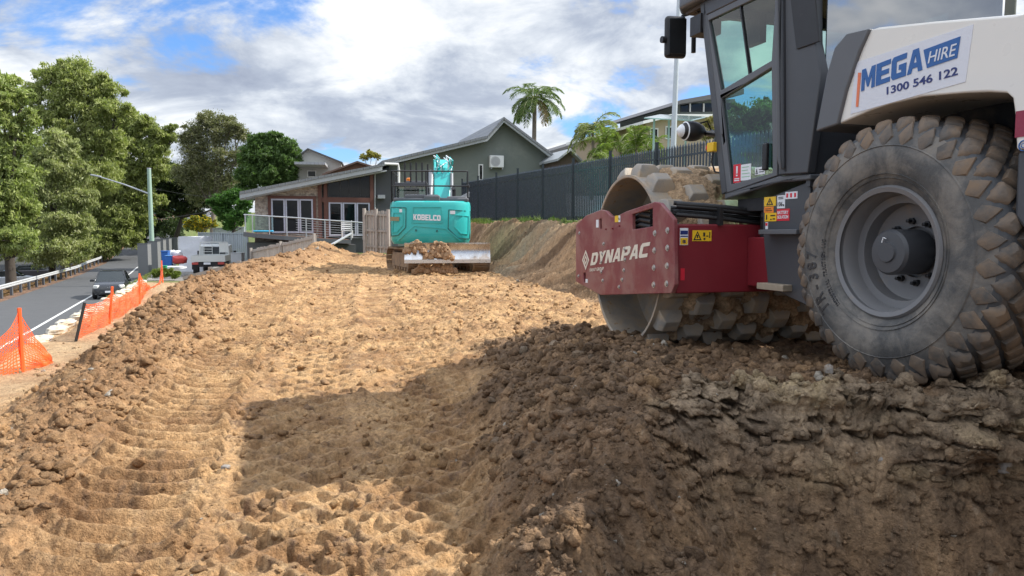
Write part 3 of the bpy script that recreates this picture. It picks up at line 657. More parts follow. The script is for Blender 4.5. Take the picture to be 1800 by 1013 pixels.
# ---- cab
a_c, a_f = .2, 1.84
At, Ab, Bb = P(1243, 29, a_c), P(1281, 340, a_c), P(1371, 309, a_c); zt = At.z
Bt = Vector((a_c, Bb.y + .02, zt)); Cb, Cm, Ct = P(1428, 305, a_c), P(1452, 128, a_c), P(1441, 75, a_c)
def tri2(p): return (p.y, p.z)
door = [tri2(Ab), tri2(Bb), tri2(Bt), tri2(At)]
up = OL([(1255, 38), (1359, -20), (1360, 108), (1270, 160)], a_c); dz = zt - .05
up = [(At.y - .055, dz), (Bt.y + .045, dz)] + OL([(1361, 107), (1271, 160)], a_c)
lo = OL([(1272, 174), (1361, 119), (1363, 304), (1289, 325)], a_c)
for k, (a, nm) in enumerate(((a_c, 'door'), (a_f, 'door'))):
    d = MB().prism([door, up, lo], 'x', a - .025, a + .025).build(nm, M_mgrey, rr, None, .005)
    g = MB().prism(up, 'x', a - .004, a + .004).prism(lo, 'x', a - .004, a + .004).build('pane', M_cglass, d)
    m = MB(); q0, q1 = P(1302, 0, a_c), P(1320, 136, a_c); e = (q1 - q0); q0 = q0 - e * ((dz - q0.z) / e.z * -1)
    m.bar((a, q0.y, q0.z), (a, q1.y, q1.z), .03, .014); m.build('sliding_sash', M_black, d)
hd = MB(); h0 = P(1366, -30, .13); h1 = P(1371, 300, .13)
hd.tube([(.2, h1.y, h1.z + .02), (.14, h1.y, h1.z + .02), (.13, h1.y + .01, h1.z + .08), (.13, h0.y, h0.z), (.2, h0.y, h0.z + .03)], .014, 10); hd.build('grab_rail', M_mgrey, rr, 40)
pan = [tri2(Bb), tri2(Cb), tri2(Cm), tri2(Ct), (Ct.y + .03, zt + .12), (Bt.y - .03, zt + .12), (Bt.y - .03, zt)]
pan = [(Bb.y - .03, Bb.z)] + pan[1:]
for a in (a_c, a_f):
    MB().prism(pan, 'x', a - .04, a + .03).build('rear_pillar_panel', M_dgrey, rr, None, .01, 3)
uq = OL([(1388, -14), (1431, -14), (1440, 73), (1400, 87)], a_c - .05); MB().prism(uq, 'x', a_c - .052, a_c - .038).build('quarter_cover', M_black, rr, None, .003)
ve = MB(); e0, e1 = P(1398, 95, a_c - .043), P(1403, 300, a_c - .043)
ve.prism([(Bb.y - .10, Bb.z + .02), (Bb.y - .115, Bb.z + .02), (Bb.y - .05, zt), (Bb.y - .035, zt)], 'x', a_c - .045, a_c - .035); ve.build('door_seal', M_black, rr)
fl = MB(); fl.prism([(Ab.y + .03, Ab.z - .05), (Bb.y, Bb.z - .05), (Cb.y, Cb.z - .045), (Cb.y, Cb.z - .002), (Bb.y, Bb.z - .002), (Ab.y + .03, Ab.z + .004)], 'x', a_c - .02, a_f + .02); fl.build('cab_floor', M_mgrey, rr, None, .012)
bm = MB(); bm.bar((a_c + .1, Ab.y - .05, Ab.z - .1), (a_c + .1, Cb.y, Ab.z - .1), .1, .1); bm.tube([(a_c + .12, 1.42, Ab.z - .1), (a_c + .12, 1.42, Ab.z - .2)], .05, 12); bm.tube([(a_c + .3, 1.5, Ab.z - .1), (a_c + .3, 1.3, Ab.z - .32)], .035, 10); bm.build('cab_mount', M_dark, rr, None, .005)
fr = MB()
for a in (a_c, a_f): fr.bar((a, Ab.y + .02, Ab.z), (a, At.y + .03, zt + .12), .075, .06, up=(1, 0, 0))
fr.bar((a_c, At.y + .01, zt + .06), (a_c, Ct.y, zt + .06), .06, .12); fr.bar((a_f, At.y + .01, zt + .06), (a_f, Ct.y, zt + .06), .06, .12)
fr.bar((a_c, At.y + .02, zt + .06), (a_f, At.y + .02, zt + .06), .06, .12); fr.bar((a_c, Ct.y, zt + .06), (a_f, Ct.y, zt + .06), .06, .12)
fr.build('cab_frame', M_dgrey, rr, None, .008)
ws = MB(); o_ = [(a_c + .03, Ab.y + .02, Ab.z), (a_f - .03, Ab.y + .02, Ab.z), (a_f - .03, At.y + .02, zt), (a_c + .03, At.y + .02, zt)]
ws.add(o_ + [(p[0], p[1] + .008, p[2]) for p in o_], [(0, 1, 2, 3), (7, 6, 5, 4), (0, 4, 5, 1), (1, 5, 6, 2), (2, 6, 7, 3), (3, 7, 4, 0)]); ws.build('windscreen', M_cglass, rr)
rg = MB(); rg.bx((a_c + .03, Ct.y - .03, Ct.z - .25), (a_f - .03, Ct.y - .02, zt + .02)); rg.build('rear_window', M_dglass, rr)
rw = MB(); rw.bx((a_c, Cb.y + .02, Ab.z), (a_f, Cb.y + .06, Ct.z - .22)); rw.build('cab_rear_wall', M_dgrey, rr)
rf = MB(); zr = zt + .12; rf.prism([(a_c - .1, .28), (a_f + .1, .28), (a_f + .1, 2.38), (a_f, 2.52), (a_c, 2.52), (a_c - .1, 2.38)], 'z', zr, zr + .16); rf.build('cab_roof', M_mgrey, rr, None, .03, 3)
ru = MB(); ru.bx((a_c - .02, 1.5, zr - .03), (a_f, 2.4, zr - .003)); ru.build('roof_lining', pm('roof lining', (.09, .07, .055), .7), rr)
# inside
it = MB(); it.bx((.85, .95, Ab.z + .1), (1.3, 1.35, Ab.z + .5)); it.bx((.85, .85, Ab.z + .45), (1.3, .98, Ab.z + 1.1)); it.bx((.95, .83, Ab.z + 1.12), (1.2, .93, Ab.z + 1.3)); it.build('operator_seat', M_black, rr, None, .04, 3)
it = MB(); it.bx((.85, 1.5, Ab.z), (1.3, 1.66, Ab.z + .62)); it.tube([(1.08, 1.55, Ab.z + .6), (1.08, 1.42, Ab.z + .85)], .03, 8)
it.lathe([(.19 + .014 * math.cos(q), .0 + .014 * math.sin(q)) for q in np.linspace(0, 2 * math.pi, 7)[:-1]], (1.08, 1.40, Ab.z + .87), 'z', 24, closed=True); it.build('steering_console', M_black, rr, 50)
it = MB(); it.bx((1.4, .8, Ab.z), (1.75, 1.5, Ab.z + .55)); it.build('side_console', M_black, rr, None, .03)
it = MB(); it.tube([P(1265, 60, .5), P(1266, 36, .5), P(1290, 33, .5), P(1318, 33, .5)], .012, 8); q = P(1318, 60, .55); it.bx((.54, q.y - .15, q.z - .1), (.60, q.y + .05, q.z + .13)); it.build('inner_mirror', M_black, rr, None, .01)
sticker('emergency_sticker', ((1290, 290), (1302, 321)), a_c - .006, M_str, rr, [('#bar', .4, .5, .6, .9), ('#bar', .4, .36, .6, .44), ('#bar', .15, .1, .85, .16), ('#bar', .15, .2, .85, .25)], M_stw)
sticker('inspection_sticker', ((1303, 290), (1320, 316)), a_c - .006, M_stw, rr, [('#bar', .1, .2, .9, .24), ('#bar', .1, .4, .9, .44), ('#bar', .1, .6, .7, .64), ('#bar', .1, .8, .8, .84)], pm('green ink', (.25, .5, .3), .5))
sticker('inspection_sticker', ((1328, 295), (1345, 306)), a_c - .006, M_stw, rr, [('#tri', .05, .1, .3, .9), ('#bar', .4, .3, .9, .4), ('#bar', .4, .6, .9, .7)])
lt = MB(); q = P(1346, 278, a_c - .03); lt.bx((a_c - .045, q.y - .02, q.z - .09), (a_c - .01, q.y + .03, q.z + .11)); lt.build('door_latch', M_black, rr, None, .012, 3)
# outside mirror, lamp, stop switch
Q = onY(1187, 66, 6.75); Ql = Mr.inverted() @ Q
mr = MB(); mr.box(Ql, (.20, .07, .37), Matrix.Rotation(R_(-10), 3, 'Z')); mi_ = mr.build('wing_mirror', M_black, rr, None, .035, 4)
MB().box(Ql + Vector((.0, -.042, 0)), (.16, .006, .31), Matrix.Rotation(R_(-10), 3, 'Z')).build('mirror_glass', pm('mirror face', (.05, .055, .06), .08, .6, .02, bump=0), mi_, None, .02, 3)
MB().tube([Ql + Vector((-.11, 0, -.03)), Ql + Vector((-.14, 0, -.03))], .03, 10).build('mirror_knob', M_black, mi_)
ar = MB(); ar.tube([Ql + Vector((.06, .02, .17)), Ql + Vector((.10, .03, .21)), (a_c + .02, At.y + .16, zt + .09)], .016, 8); q = Ql + Vector((.17, .0, .0)); ar.tube([q + Vector((.02, 0, .18)), q + Vector((.02, 0, -.12))], .022, 8); ar.box((a_c + .05, At.y + .1, zt - .05), (.2, .16, .16)); ar.build('mirror_arm', M_black, rr, None, .008)
Q = Mr.inverted() @ onY(1214, 231, 6.3)
lm = MB(); lm.lathe([(.001, -.10), (.05, -.095), (.078, -.05), (.085, 0), (.08, .05), (.06, .10), (.03, .13), (.001, .135)], tuple(Q), 'x', 24); lo_ = lm.build('work_lamp', M_black, rr, 40)
MB().lathe([(.001, -.125), (.03, -.118), (.052, -.095), (.06, -.07), (.079, -.055)], tuple(Q), 'x', 24).build('lamp_lens', pm('lamp lens', (.75, .78, .8), .1, 0, .02, bump=0), lo_, 40)
ar = MB(); A0 = P(1276, 238, a_c); ar.tube([Q + Vector((.09, 0, .0)), Q + Vector((.16, .0, -.01)), A0], [.02, .024, .03], 8); ar.tube([Q + Vector((.05, 0, .06)), Q + Vector((.16, 0, .09)), Q + Vector((.2, 0, .02)), A0 + Vector((0, 0, -.03))], .008, 6); ar.build('lamp_arm', M_black, rr, 40)
Q = P(1254, 259, a_c - .03); es = MB(); es.box(Q, (.07, .09, .075), None, 0); es.tube([Q + Vector((-.0, .04, 0)), Q + Vector((-.0, .075, 0))], .028, 12, 1); es.build('stop_switch', [M_yel, M_str], rr, None, .006)
wr_ = MB(); wr_.tube([Q + Vector((.0, 0, -.04)), Q + Vector((.0, .02, -.12)), Q + Vector((.02, .0, -.2)), P(1272, 305, a_c)], .008, 6); wr_.build('switch_cable', M_rubb, rr, 40)
# ---- drum section
ZD = 1.27 - .77
Md = frame((1.034, 6.8, ZD), R_(14.5)); T = Mr.inverted() @ Md
def D(px, py, a=-.1): return onpl(Md, px, py, 0, a)
RD = .77; WD = 2.1
dr = MB(T); dr.lathe([(RD, 0), (RD, WD), (RD - .028, WD), (RD - .03, WD - .4), (.1, WD - .4)], (0, 0, RD), 'x', 96)
dr.lathe([(RD, 0), (RD - .028, 0), (RD - .03, .42), (.1, .46), (.1, .3), (.001, .3)], (0, 0, RD), 'x', 96)
nA, nX = 15, 8
for i in range(nX):
    for k in range(nA):
        th = 2 * math.pi * (k + (.5 if i % 2 else 0) + .12) / nA; x = .14 + i * (WD - .28) / (nX - 1)
        vs = []
        for (hx, hy, r) in ((.105, .10, RD - .01), (.098, .088, RD + .055), (.066, .055, RD + .102)):
            for sx, sy in ((-1, -1), (1, -1), (1, 1), (-1, 1)):
                tt = th + sy * hy / r; vs.append((x + sx * hx, r * math.cos(tt), RD + r * math.sin(tt)))
        dr.add(vs, [(0, 1, 5, 4), (1, 2, 6, 5), (2, 3, 7, 6), (3, 0, 4, 7), (4, 5, 9, 8), (5, 6, 10, 9), (6, 7, 11, 10), (7, 4, 8, 11), (8, 9, 10, 11)])
do = dr.build('padfoot_drum', M_pad, rr, 32, .008, 2)
# mud packed between the feet
n1_, n2_ = 520, 260; th, xx = np.meshgrid(np.linspace(0, 2 * np.pi, n1_, endpoint=False), np.linspace(.06, WD - .02, n2_), indexing='ij')
g1 = fbm(xx * 5, th * 4, 4, 400); g2 = lum(xx * 9 + g1, th * 7, 402); l = fbm(xx * 24, th * 18, 3, 404)
r = RD - .025 + np.clip(.055 + .11 * g1 + .04 * g2 + .035 * np.sin(th), 0, .105) * ss(xx, .1, .35) + .014 * l
V = np.stack([xx, r * np.cos(th), RD + r * np.sin(th)], -1).reshape(-1, 3); Tn = np.array(T); V = V @ Tn[:3, :3].T + Tn[:3, 3]
i0 = (np.arange(n1_)[:, None] * n2_ + np.arange(n2_ - 1)[None]).ravel(); i1 = ((np.arange(n1_)[:, None] + 1) % n1_ * n2_ + np.arange(n2_ - 1)[None]).ravel()
cm = np.array([[.46, .315, .19]]) * (1 + .5 * g1.reshape(-1, 1) + .25 * l.reshape(-1, 1)); cm = mix(cm, np.array([[.2, .13, .085]]), np.clip(-g1.reshape(-1, 1) * 2 - .35 * np.sin(th).reshape(-1, 1), 0, 1))
mo = np_mesh('caked_mud', V, np.stack([i0, i0 + 1, i1 + 1, i1], 1), M_soil, np.clip(cm, .02, .9)); mo.parent = do; mo['kind'] = 'stuff'
pl = [(1012, 403), (1012, 396), (1030, 379), (1056, 369), (1065, 371), (1074, 380), (1082, 381), (1100, 372), (1150, 355), (1160, 357), (1184, 386), (1186, 500), (1180, 516), (1055, 519), (1012, 495)]
nb = [(1111, 377), (1147, 366), (1147, 398), (1111, 404)]
def OD(pts, a=-.1): return [(D(x, y, a).y, D(x, y, a).z) for x, y in pts]
s1 = OD([(1053, 385), (1057, 384), (1058, 402), (1054, 403)]); s2 = OD([(1025, 480), (1029, 479), (1030, 496), (1026, 497)])
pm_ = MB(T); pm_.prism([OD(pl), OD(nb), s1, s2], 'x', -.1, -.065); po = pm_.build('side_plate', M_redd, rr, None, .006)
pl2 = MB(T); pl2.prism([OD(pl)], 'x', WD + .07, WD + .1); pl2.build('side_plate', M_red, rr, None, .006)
zb0, zb1 = D(1192, 517, -.06).z, D(1192, 394, -.06).z; yb = D(1188, 450, -.06).y
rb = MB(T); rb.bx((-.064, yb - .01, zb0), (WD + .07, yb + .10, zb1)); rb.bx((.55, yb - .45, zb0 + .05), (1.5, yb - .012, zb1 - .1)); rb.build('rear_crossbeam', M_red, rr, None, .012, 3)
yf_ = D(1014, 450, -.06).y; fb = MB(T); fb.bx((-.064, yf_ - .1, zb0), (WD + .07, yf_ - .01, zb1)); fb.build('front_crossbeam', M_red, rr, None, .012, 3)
xb = MB(T); xb.bx((-.062, yf_, RD - .16), (-.0, yb, RD + .16)); xb.lathe([(.001, -.062), (.30, -.06), (.30, .3)], (0, 0, RD), 'x', 32); xb.build('drum_mount', M_dark, rr, 40)
for k, q in enumerate([(545, 352), (544, 439), (542, 527), (540, 616), (482, 366), (479, 451), (477, 537), (476, 621), (229, 419), (223, 470), (217, 508), (217, 557), (224, 600), (334, 445), (334, 497), (329, 549), (320, 596), (305, 632), (109, 366), (105, 578), (241, 346), (274, 343), (308, 330)]):
    p = D(980 + q[0] / 2.813, 280 + q[1] / 2.813); r = .026 if q[0] > 470 else (.019 if k < 20 else .01); b = MB(T)
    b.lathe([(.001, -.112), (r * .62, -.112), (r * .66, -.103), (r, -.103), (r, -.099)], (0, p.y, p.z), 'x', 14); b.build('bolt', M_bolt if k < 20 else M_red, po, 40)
lt = MB(T)
def D3(zx, zy): return D(980 + zx / 2.813, 280 + zy / 2.813)
block_text(lt, 'DYNAPAC', D3(163, 526), D3(444, 484), D3(166, 466), (-1, 0, 0), .001, 0, .25, .1)
text_on(lt, 'FAYAT GROUP', D3(160, 557), D3(229, 549), D3(161, 541), (-1, 0, 0), .001, 0, offset=.02)
def dm(cx, cy, wx, wy): return [(D3(cx + a * wx, cy + b * wy).y, D3(cx + a * wx, cy + b * wy).z) for a, b in ((0, -1), (1, 0), (0, 1), (-1, 0))]
lt.prism([dm(140, 499, 17, 49), dm(140, 499, 12, 35)], 'x', -.103, -.1005); lt.prism([dm(140, 499, 8.5, 24), dm(140, 499, 4.5, 12)], 'x', -.103, -.1005)
lt.build('maker_lettering', M_lett, po)
lb_ = MB(T); q, r_ = D3(192, 300), D3(204, 338); lb_.bx((-.103, r_.y, r_.z), (-.1005, q.y, q.z)); q, r_ = D3(140, 592), D3(150, 612); lb_.bx((-.103, r_.y, r_.z), (-.1005, q.y, q.z)); lb_.build('pale_label', M_stw, po)
q, r_ = D3(286, 280), D3(311, 311); lb_ = MB(T); lb_.bx((-.103, r_.y, r_.z), (-.1005, q.y, q.z)); lb_.bx((-.105, (q.y + r_.y) / 2 - .02, r_.z), (-.103, q.y, q.z), 1)
text_on(lb_, 'S', (-.103, (q.y + r_.y) / 2 - .02, r_.z + .02), (-.103, r_.y + .005, r_.z + .02), (-.103, (q.y + r_.y) / 2 - .02, q.z - .02), (-1, 0, 0), .001, 2); lb_.build('shackle_sticker', [M_stw, M_yel, M_ink], po)
# stickers and reflector on the crossbeam (facing the rear)
def DB(px, py): return onpl(Md, px, py, 1, yb - .01)
def bst(name, tl, br, mat, marks, wm):
    a, b = DB(*tl), DB(*br); m = MB(T); m.bx((a.x, yb - .014, b.z), (b.x, yb - .0105, a.z), 0)
    for kind, x0, y0, x1, y1 in marks:
        X0, X1, Z0, Z1 = a.x + (b.x - a.x) * x0, a.x + (b.x - a.x) * x1, b.z + (a.z - b.z) * y0, b.z + (a.z - b.z) * y1
        if kind == 'tri': m.prism([[(X0, Z0), (X1, Z0), ((X0 + X1) / 2, Z1)], [(X0 * .8 + X1 * .2, Z0 * .88 + Z1 * .12), (X0 * .2 + X1 * .8, Z0 * .88 + Z1 * .12), ((X0 + X1) / 2, Z0 * .2 + Z1 * .8)]], 'y', yb - .0155, yb - .0142, 1); m.bx(((X0 + X1) / 2 - .006, yb - .0155, Z0 * .75 + Z1 * .25), ((X0 + X1) / 2 + .006, yb - .0142, Z0 * .4 + Z1 * .6), 1)
        else: m.bx((X0, yb - .0155, Z0), (X1, yb - .0142, Z1), 2 if kind == 'y' else 1)
    m.build(name, [mat, wm, M_yel], rr)
bst('warning_sticker', (1217, 405), (1250, 424), M_yel, [('tri', .04, .08, .48, .92), ('b', .56, .42, .66, .8), ('b', .58, .12, .68, .3), ('b', .72, .42, .84, .5), ('b', .88, .3, .93, .85)], M_ink)
bst('warning_sticker', (1195, 401), (1209, 431), M_stw, [('b', .05, .62, .95, .85), ('b', .05, .48, .95, .55), ('y', .05, .03, .95, .42), ('b', .3, .1, .7, .3)], M_navy)
bst('red_reflector', (1196, 472), (1203, 493), M_str, [], M_ink)
hs = MB(T)
for k in range(9):
    z0 = zb1 + .005 + .028 * (k % 4) + .01 * (k // 4); y0 = yb + .0 + .05 * (k % 3)
    hs.tube([(-.0, y0 + .12, z0 + .07), (.22, y0 + .02, z0 + .05), (.7, y0 - .01, z0 + .0 + .01 * (k % 2)), (1.1, y0 - .05, z0 + .012), (1.35, y0 - .35, z0 + .02 + .03 * (k % 3)), (1.4, y0 - .9, z0 - .05)], .017, 8)
for xq in (.3, .75, 1.05): hs.box((xq, yb + .04, zb1 + .06), (.03, .17, .14))
hs.build('hydraulic_hoses', M_rubb, rr, 50)
q = D(1130, 385, -.03); hh = MB(T)
for k in range(4): hh.tube([(-.02, q.y + .14, q.z - .07 + .045 * k), (-.04, q.y, q.z - .05 + .045 * k), (-.02, q.y - .16, q.z - .07 + .045 * k)], .022, 10)
hh.build('coiled_hose', M_rubb, rr, 50)
# soil lying on top of the plate's rear edge
# ---------------------------------------------------------------- EXCAVATOR
M_teal = pm('teal paint', (.03, .43, .41), .32, 0, .06, 3, .0003, 200, (.25, .24, .17), .16, 2, coat=.3)
M_teald = pm('teal shadow gap', (.015, .12, .11), .5)
M_shoe = pm('muddy track steel', (.15, .10, .07), .8, .1, .4, 8, .01, 30, (.30, .20, .12), .55, 4)
M_blade = pm('polished blade steel', (.55, .56, .58), .25, .9, .15, 5, .002, 40, (.33, .24, .16), .42, 1.6)
YE = 22.0; ec = onY(756, 430, YE); ZE = gz(ec.x, YE + 1) + .0
Mx = frame((ec.x, YE, ZE), R_(4)); ex = empty('excavator', (ec.x, YE, ZE), R_(4), 'teal tracked excavator with a steel blade at the far end of the earthworks', 'excavator')
def E(px, py, y=0.0): return onpl(Mx, px, py, 1, y)
zb, ztop = E(755, 429).z, E(755, 353).z; HW = 1.21
po_ = [(-HW, 2.7), (-HW, .5), (-HW + .06, .25), (-HW + .22, .10), (-HW + .5, .03), (0, 0), (HW - .5, .03), (HW - .22, .10), (HW - .06, .25), (HW, .5), (HW, 2.7)]
def yb_(x): return float(np.interp(abs(x), [0, HW - .5, HW - .22, HW - .06, HW], [0, .03, .10, .25, .5]))
cw = MB(); rows = [(zb, .94, .12), (zb + .12, .985, .02), (zb + .35, 1.0, 0.0), (ztop - .15, 1.0, 0.0), (ztop - .04, .985, .03), (ztop, .95, .10)]
n = len(po_)
vs = [(x * s_, y * 1.0 + (o_ if y < 2 else 0), z) for z, s_, o_ in rows for x, y in po_]
fs = [(i * n + j, i * n + (j + 1) % n, (i + 1) * n + (j + 1) % n, (i + 1) * n + j) for i in range(len(rows) - 1) for j in range(n)] + [tuple(range(n)), tuple(range((len(rows) - 1) * n, len(rows) * n))]
cw.add(vs, fs); co = cw.build('counterweight', M_teal, ex, 38)
def EX(zx, zy): p = E(620 + zx / 4.221, 260 + zy / 4.221); return p
def strip(mb, pts, w, off=.012, mi=0, closed=True):
    pts = [EX(*p) for p in pts]; k = len(pts)
    for i in range(k if closed else k - 1):
        a, b = pts[i], pts[(i + 1) % k]; m_ = 4
        for j in range(m_):
            p, q = a.lerp(b, j / m_), a.lerp(b, (j + 1) / m_)
            mb.bar((p.x, yb_(p.x) - off + .01, p.z), (q.x, yb_(q.x) - off + .01, q.z), w, .03, mi, up=(0, 1, 0))
gv = MB()
strip(gv, [(280, 440), (395, 445), (393, 590), (335, 650), (278, 655)], .022); gv.build('panel_gap', M_teald, co); gv = MB(); strip(gv, [(712, 460), (872, 470), (868, 675), (780, 670), (708, 600)], .022)
gv.build('panel_gap', M_teald, co)
gv = MB(); strip(gv, [(300, 480), (372, 484), (370, 575), (325, 625), (290, 628)], .02, .016); strip(gv, [(755, 500), (860, 506), (858, 640), (800, 636), (752, 585)], .02, .016)
strip(gv, [(330, 690), (455, 578), (690, 600), (800, 690)], .03, .016, 0, False); strip(gv, [(448, 440), (655, 440), (665, 555), (440, 555)], .022, .016); gv.build('panel_ridge', M_teal, co)
kt = MB(); a, b, c = EX(450, 535), EX(652, 543), EX(450, 492); a.y = b.y = c.y = 0
block_text(kt, 'KOBELCO', (a.x, 0, a.z), (b.x, .005, b.z), (c.x, 0, c.z), (0, -1, 0), .012, 0, 0, .1); kt.build('maker_lettering', M_stw, co)
for (a, b) in (((345, 455), (383, 478)), ((723, 467), (760, 492))):
    p, q = EX(*a), EX(*b); m = MB(); m.bx((p.x, yb_(p.x) - .02, q.z), (q.x, yb_(q.x) + .02, p.z)); m.build('white_sticker', M_stw, co)
p, q = EX(276, 512), EX(344, 542); m = MB(); m.bx((p.x, yb_(q.x) - .03, q.z), (q.x, yb_(q.x) + .02, p.z)); m.build('beige_stripe', pm('beige stripe', (.26, .22, .12), .5), co)
for q in ((470, 612), (625, 617)): p = EX(*q); m = MB(); m.tube([(p.x, -.012, p.z), (p.x, .02, p.z)], .03, 10); m.build('lifting_hole', M_teald, co)
up_ = MB(); up_.bx((-HW + .12, .25, ztop - .02), (HW - .06, 2.6, ztop + .10)); up_.bx((-.75, .3, ztop + .08), (.25, 1.4, ztop + .2)); up_.bx((-.18, .18, ztop - .02), (.3, .5, ztop + .17)); up_.bx((.5, .5, ztop + .08), (1.1, 1.6, ztop + .16)); up_.build('engine_cover', pm('charcoal cover', (.10, .105, .115), .5, 0, .2), ex, None, .05, 3)
cb_ = MB(); z1_ = E(715, 322, 1.6).z; cb_.bx((-1.18, 1.4, z1_ - .1), (-.12, 2.9, z1_)); 
for x, y in ((-1.15, 1.43), (-.15, 1.43), (-1.15, 2.87), (-.15, 2.87)): cb_.bx((x - .035, y - .035, ztop), (x + .035, y + .035, z1_ - .08))
co2 = cb_.build('cab', M_dgrey, ex, None, .02, 3)
MB().bx((-1.14, 1.44, ztop + .05), (-.16, 1.455, z1_ - .1)).bx((-1.19, 1.5, ztop), (-1.18, 2.8, z1_ - .1)).build('cab_window', M_cglass, co2)
MB().bx((-.9, 1.75, ztop - .2), (-.4, 1.85, ztop + .5)).build('seat', M_black, co2, None, .04)
bo = MB(); p = E(718, 316, 1.7); bo.lathe([(.08, p.z - .06), (.08, p.z + .04), (.05, p.z + .06), (.001, p.z + .06)], (p.x, 1.8, 0), 'z', 12); bo.build('beacon', pm('amber lens', (.8, .22, .01), .25), ex, 40)
MB().bx((-.85, 1.65, z1_), (-.15, 2.3, z1_ + .07)).build('cab_hatch', M_mgrey, ex, None, .02)
hr = MB(); zr1, zr2 = E(755, 301, .3).z, E(755, 327, .3).z; xl, xr = E(688, 300, .3).x, E(822, 300, .3).x
hr.tube([(xl, 2.3, zr1), (xl, .35, zr1), (xl + .05, .3, zr1), (xr - .05, .3, zr1), (xr, .35, zr1), (xr, 2.3, zr1)], .022, 8); hr.tube([(xl, .32, zr2), (xr, .32, zr2)], .022, 8)
for x in (xl, xr, -.12): hr.tube([(x, .32, ztop), (x, .32, zr1)], .022, 8)
hr.tube([(xr, .32, zr2), (xr + .05, .3, zr2)], .05, 8)
for y in (1.2, 2.3):
    for x in (xl, xr): hr.tube([(x, y, ztop), (x, y, zr1)], .02, 8)
hr.tube([(xl, .32, ztop - .2), (xl, .32, zr1)], .022, 8); hr.build('handrail', M_black, ex, 40)
gd = MB()
for q in (386, 429, 471, 514, 556):
    p = EX(q, 110); x = E(620 + q / 4.221, 286, 1.5).x; zt_ = E(620 + q / 4.221, 286 if q != 556 else 289, 1.5).z; gd.bx((x - .025, 1.48, z1_ - .3), (x + .025, 1.52, zt_))
gd.bx((E(711, 286, 1.5).x, 1.485, z1_ - .1), (E(752, 286, 1.5).x, 1.515, z1_ - .04)); gd.build('cab_guard_bars', M_black, ex)
bmx = MB(); p0, p1 = E(760, 350, 2.4), E(793, 350, 2.4); bt = E(777, 300, 3.4)
xc = (p0.x + p1.x) / 2; bw = (p1.x - p0.x) / 2 - .03
bmx.prism([(2.3, ztop - .3), (2.9, ztop - .3), (4.2, bt.z - .15), (4.0, bt.z + .15), (3.4, bt.z + .1)], 'x', xc - bw, xc + bw); bo_ = bmx.build('boom', M_teal, ex, None, .03)
pt = E(773, 283, 4.6); b2 = MB(); b2.prism([(3.7, bt.z - .1), (4.3, bt.z), (5.0, pt.z - .05), (4.6, pt.z + .05)], 'x', xc - bw - .04, xc + bw * .6); b2.build('boom_head', M_teal, ex, None, .03)
cy = MB(); cy.tube([(xc + bw + .06, 2.2, ztop), (xc + bw + .04, 3.3, bt.z - .1)], .06, 10); cy.tube([(xc - bw - .1, 2.2, ztop), (xc - bw - .1, 3.3, bt.z - .05)], .09, 10); cy.build('hydraulic_ram', pm('ram', (.2, .21, .22), .4, .4), ex, 40)
hz_ = MB(); rng = random.Random(9)
for k in range(14):
    x = xc + rng.uniform(-bw, bw * 1.3); z = bt.z + rng.uniform(-.1, .35); hz_.tube([(x, 3.3, z - .2), (x + rng.uniform(-.1, .1), 3.15, z + .05), (x + rng.uniform(-.15, .15), 3.4, z + .2), (x + rng.uniform(-.1, .1), 3.9, z + .05)], .02, 6, rng.choice((0, 0, 1, 2)))
hz_.build('boom_hoses', [M_teal, M_rubb, M_stw], ex, 40)
es = MB(); p = E(798, 348, .9); es.tube([(p.x, .9, ztop), (p.x, .9, ztop + .35), (p.x - .02, .8, ztop + .42)], .06, 12); es.build('exhaust_pipe', M_black, ex, 40)
rc = MB(); p = E(815, 350, .8)
for k in range(4): rc.bar((p.x - .15, .7 + .1 * k, ztop + .12), (p.x + .18, .75 + .1 * k, ztop + .3 - .04 * k), .03)
rc.build('chain_bundle', M_gal, ex)
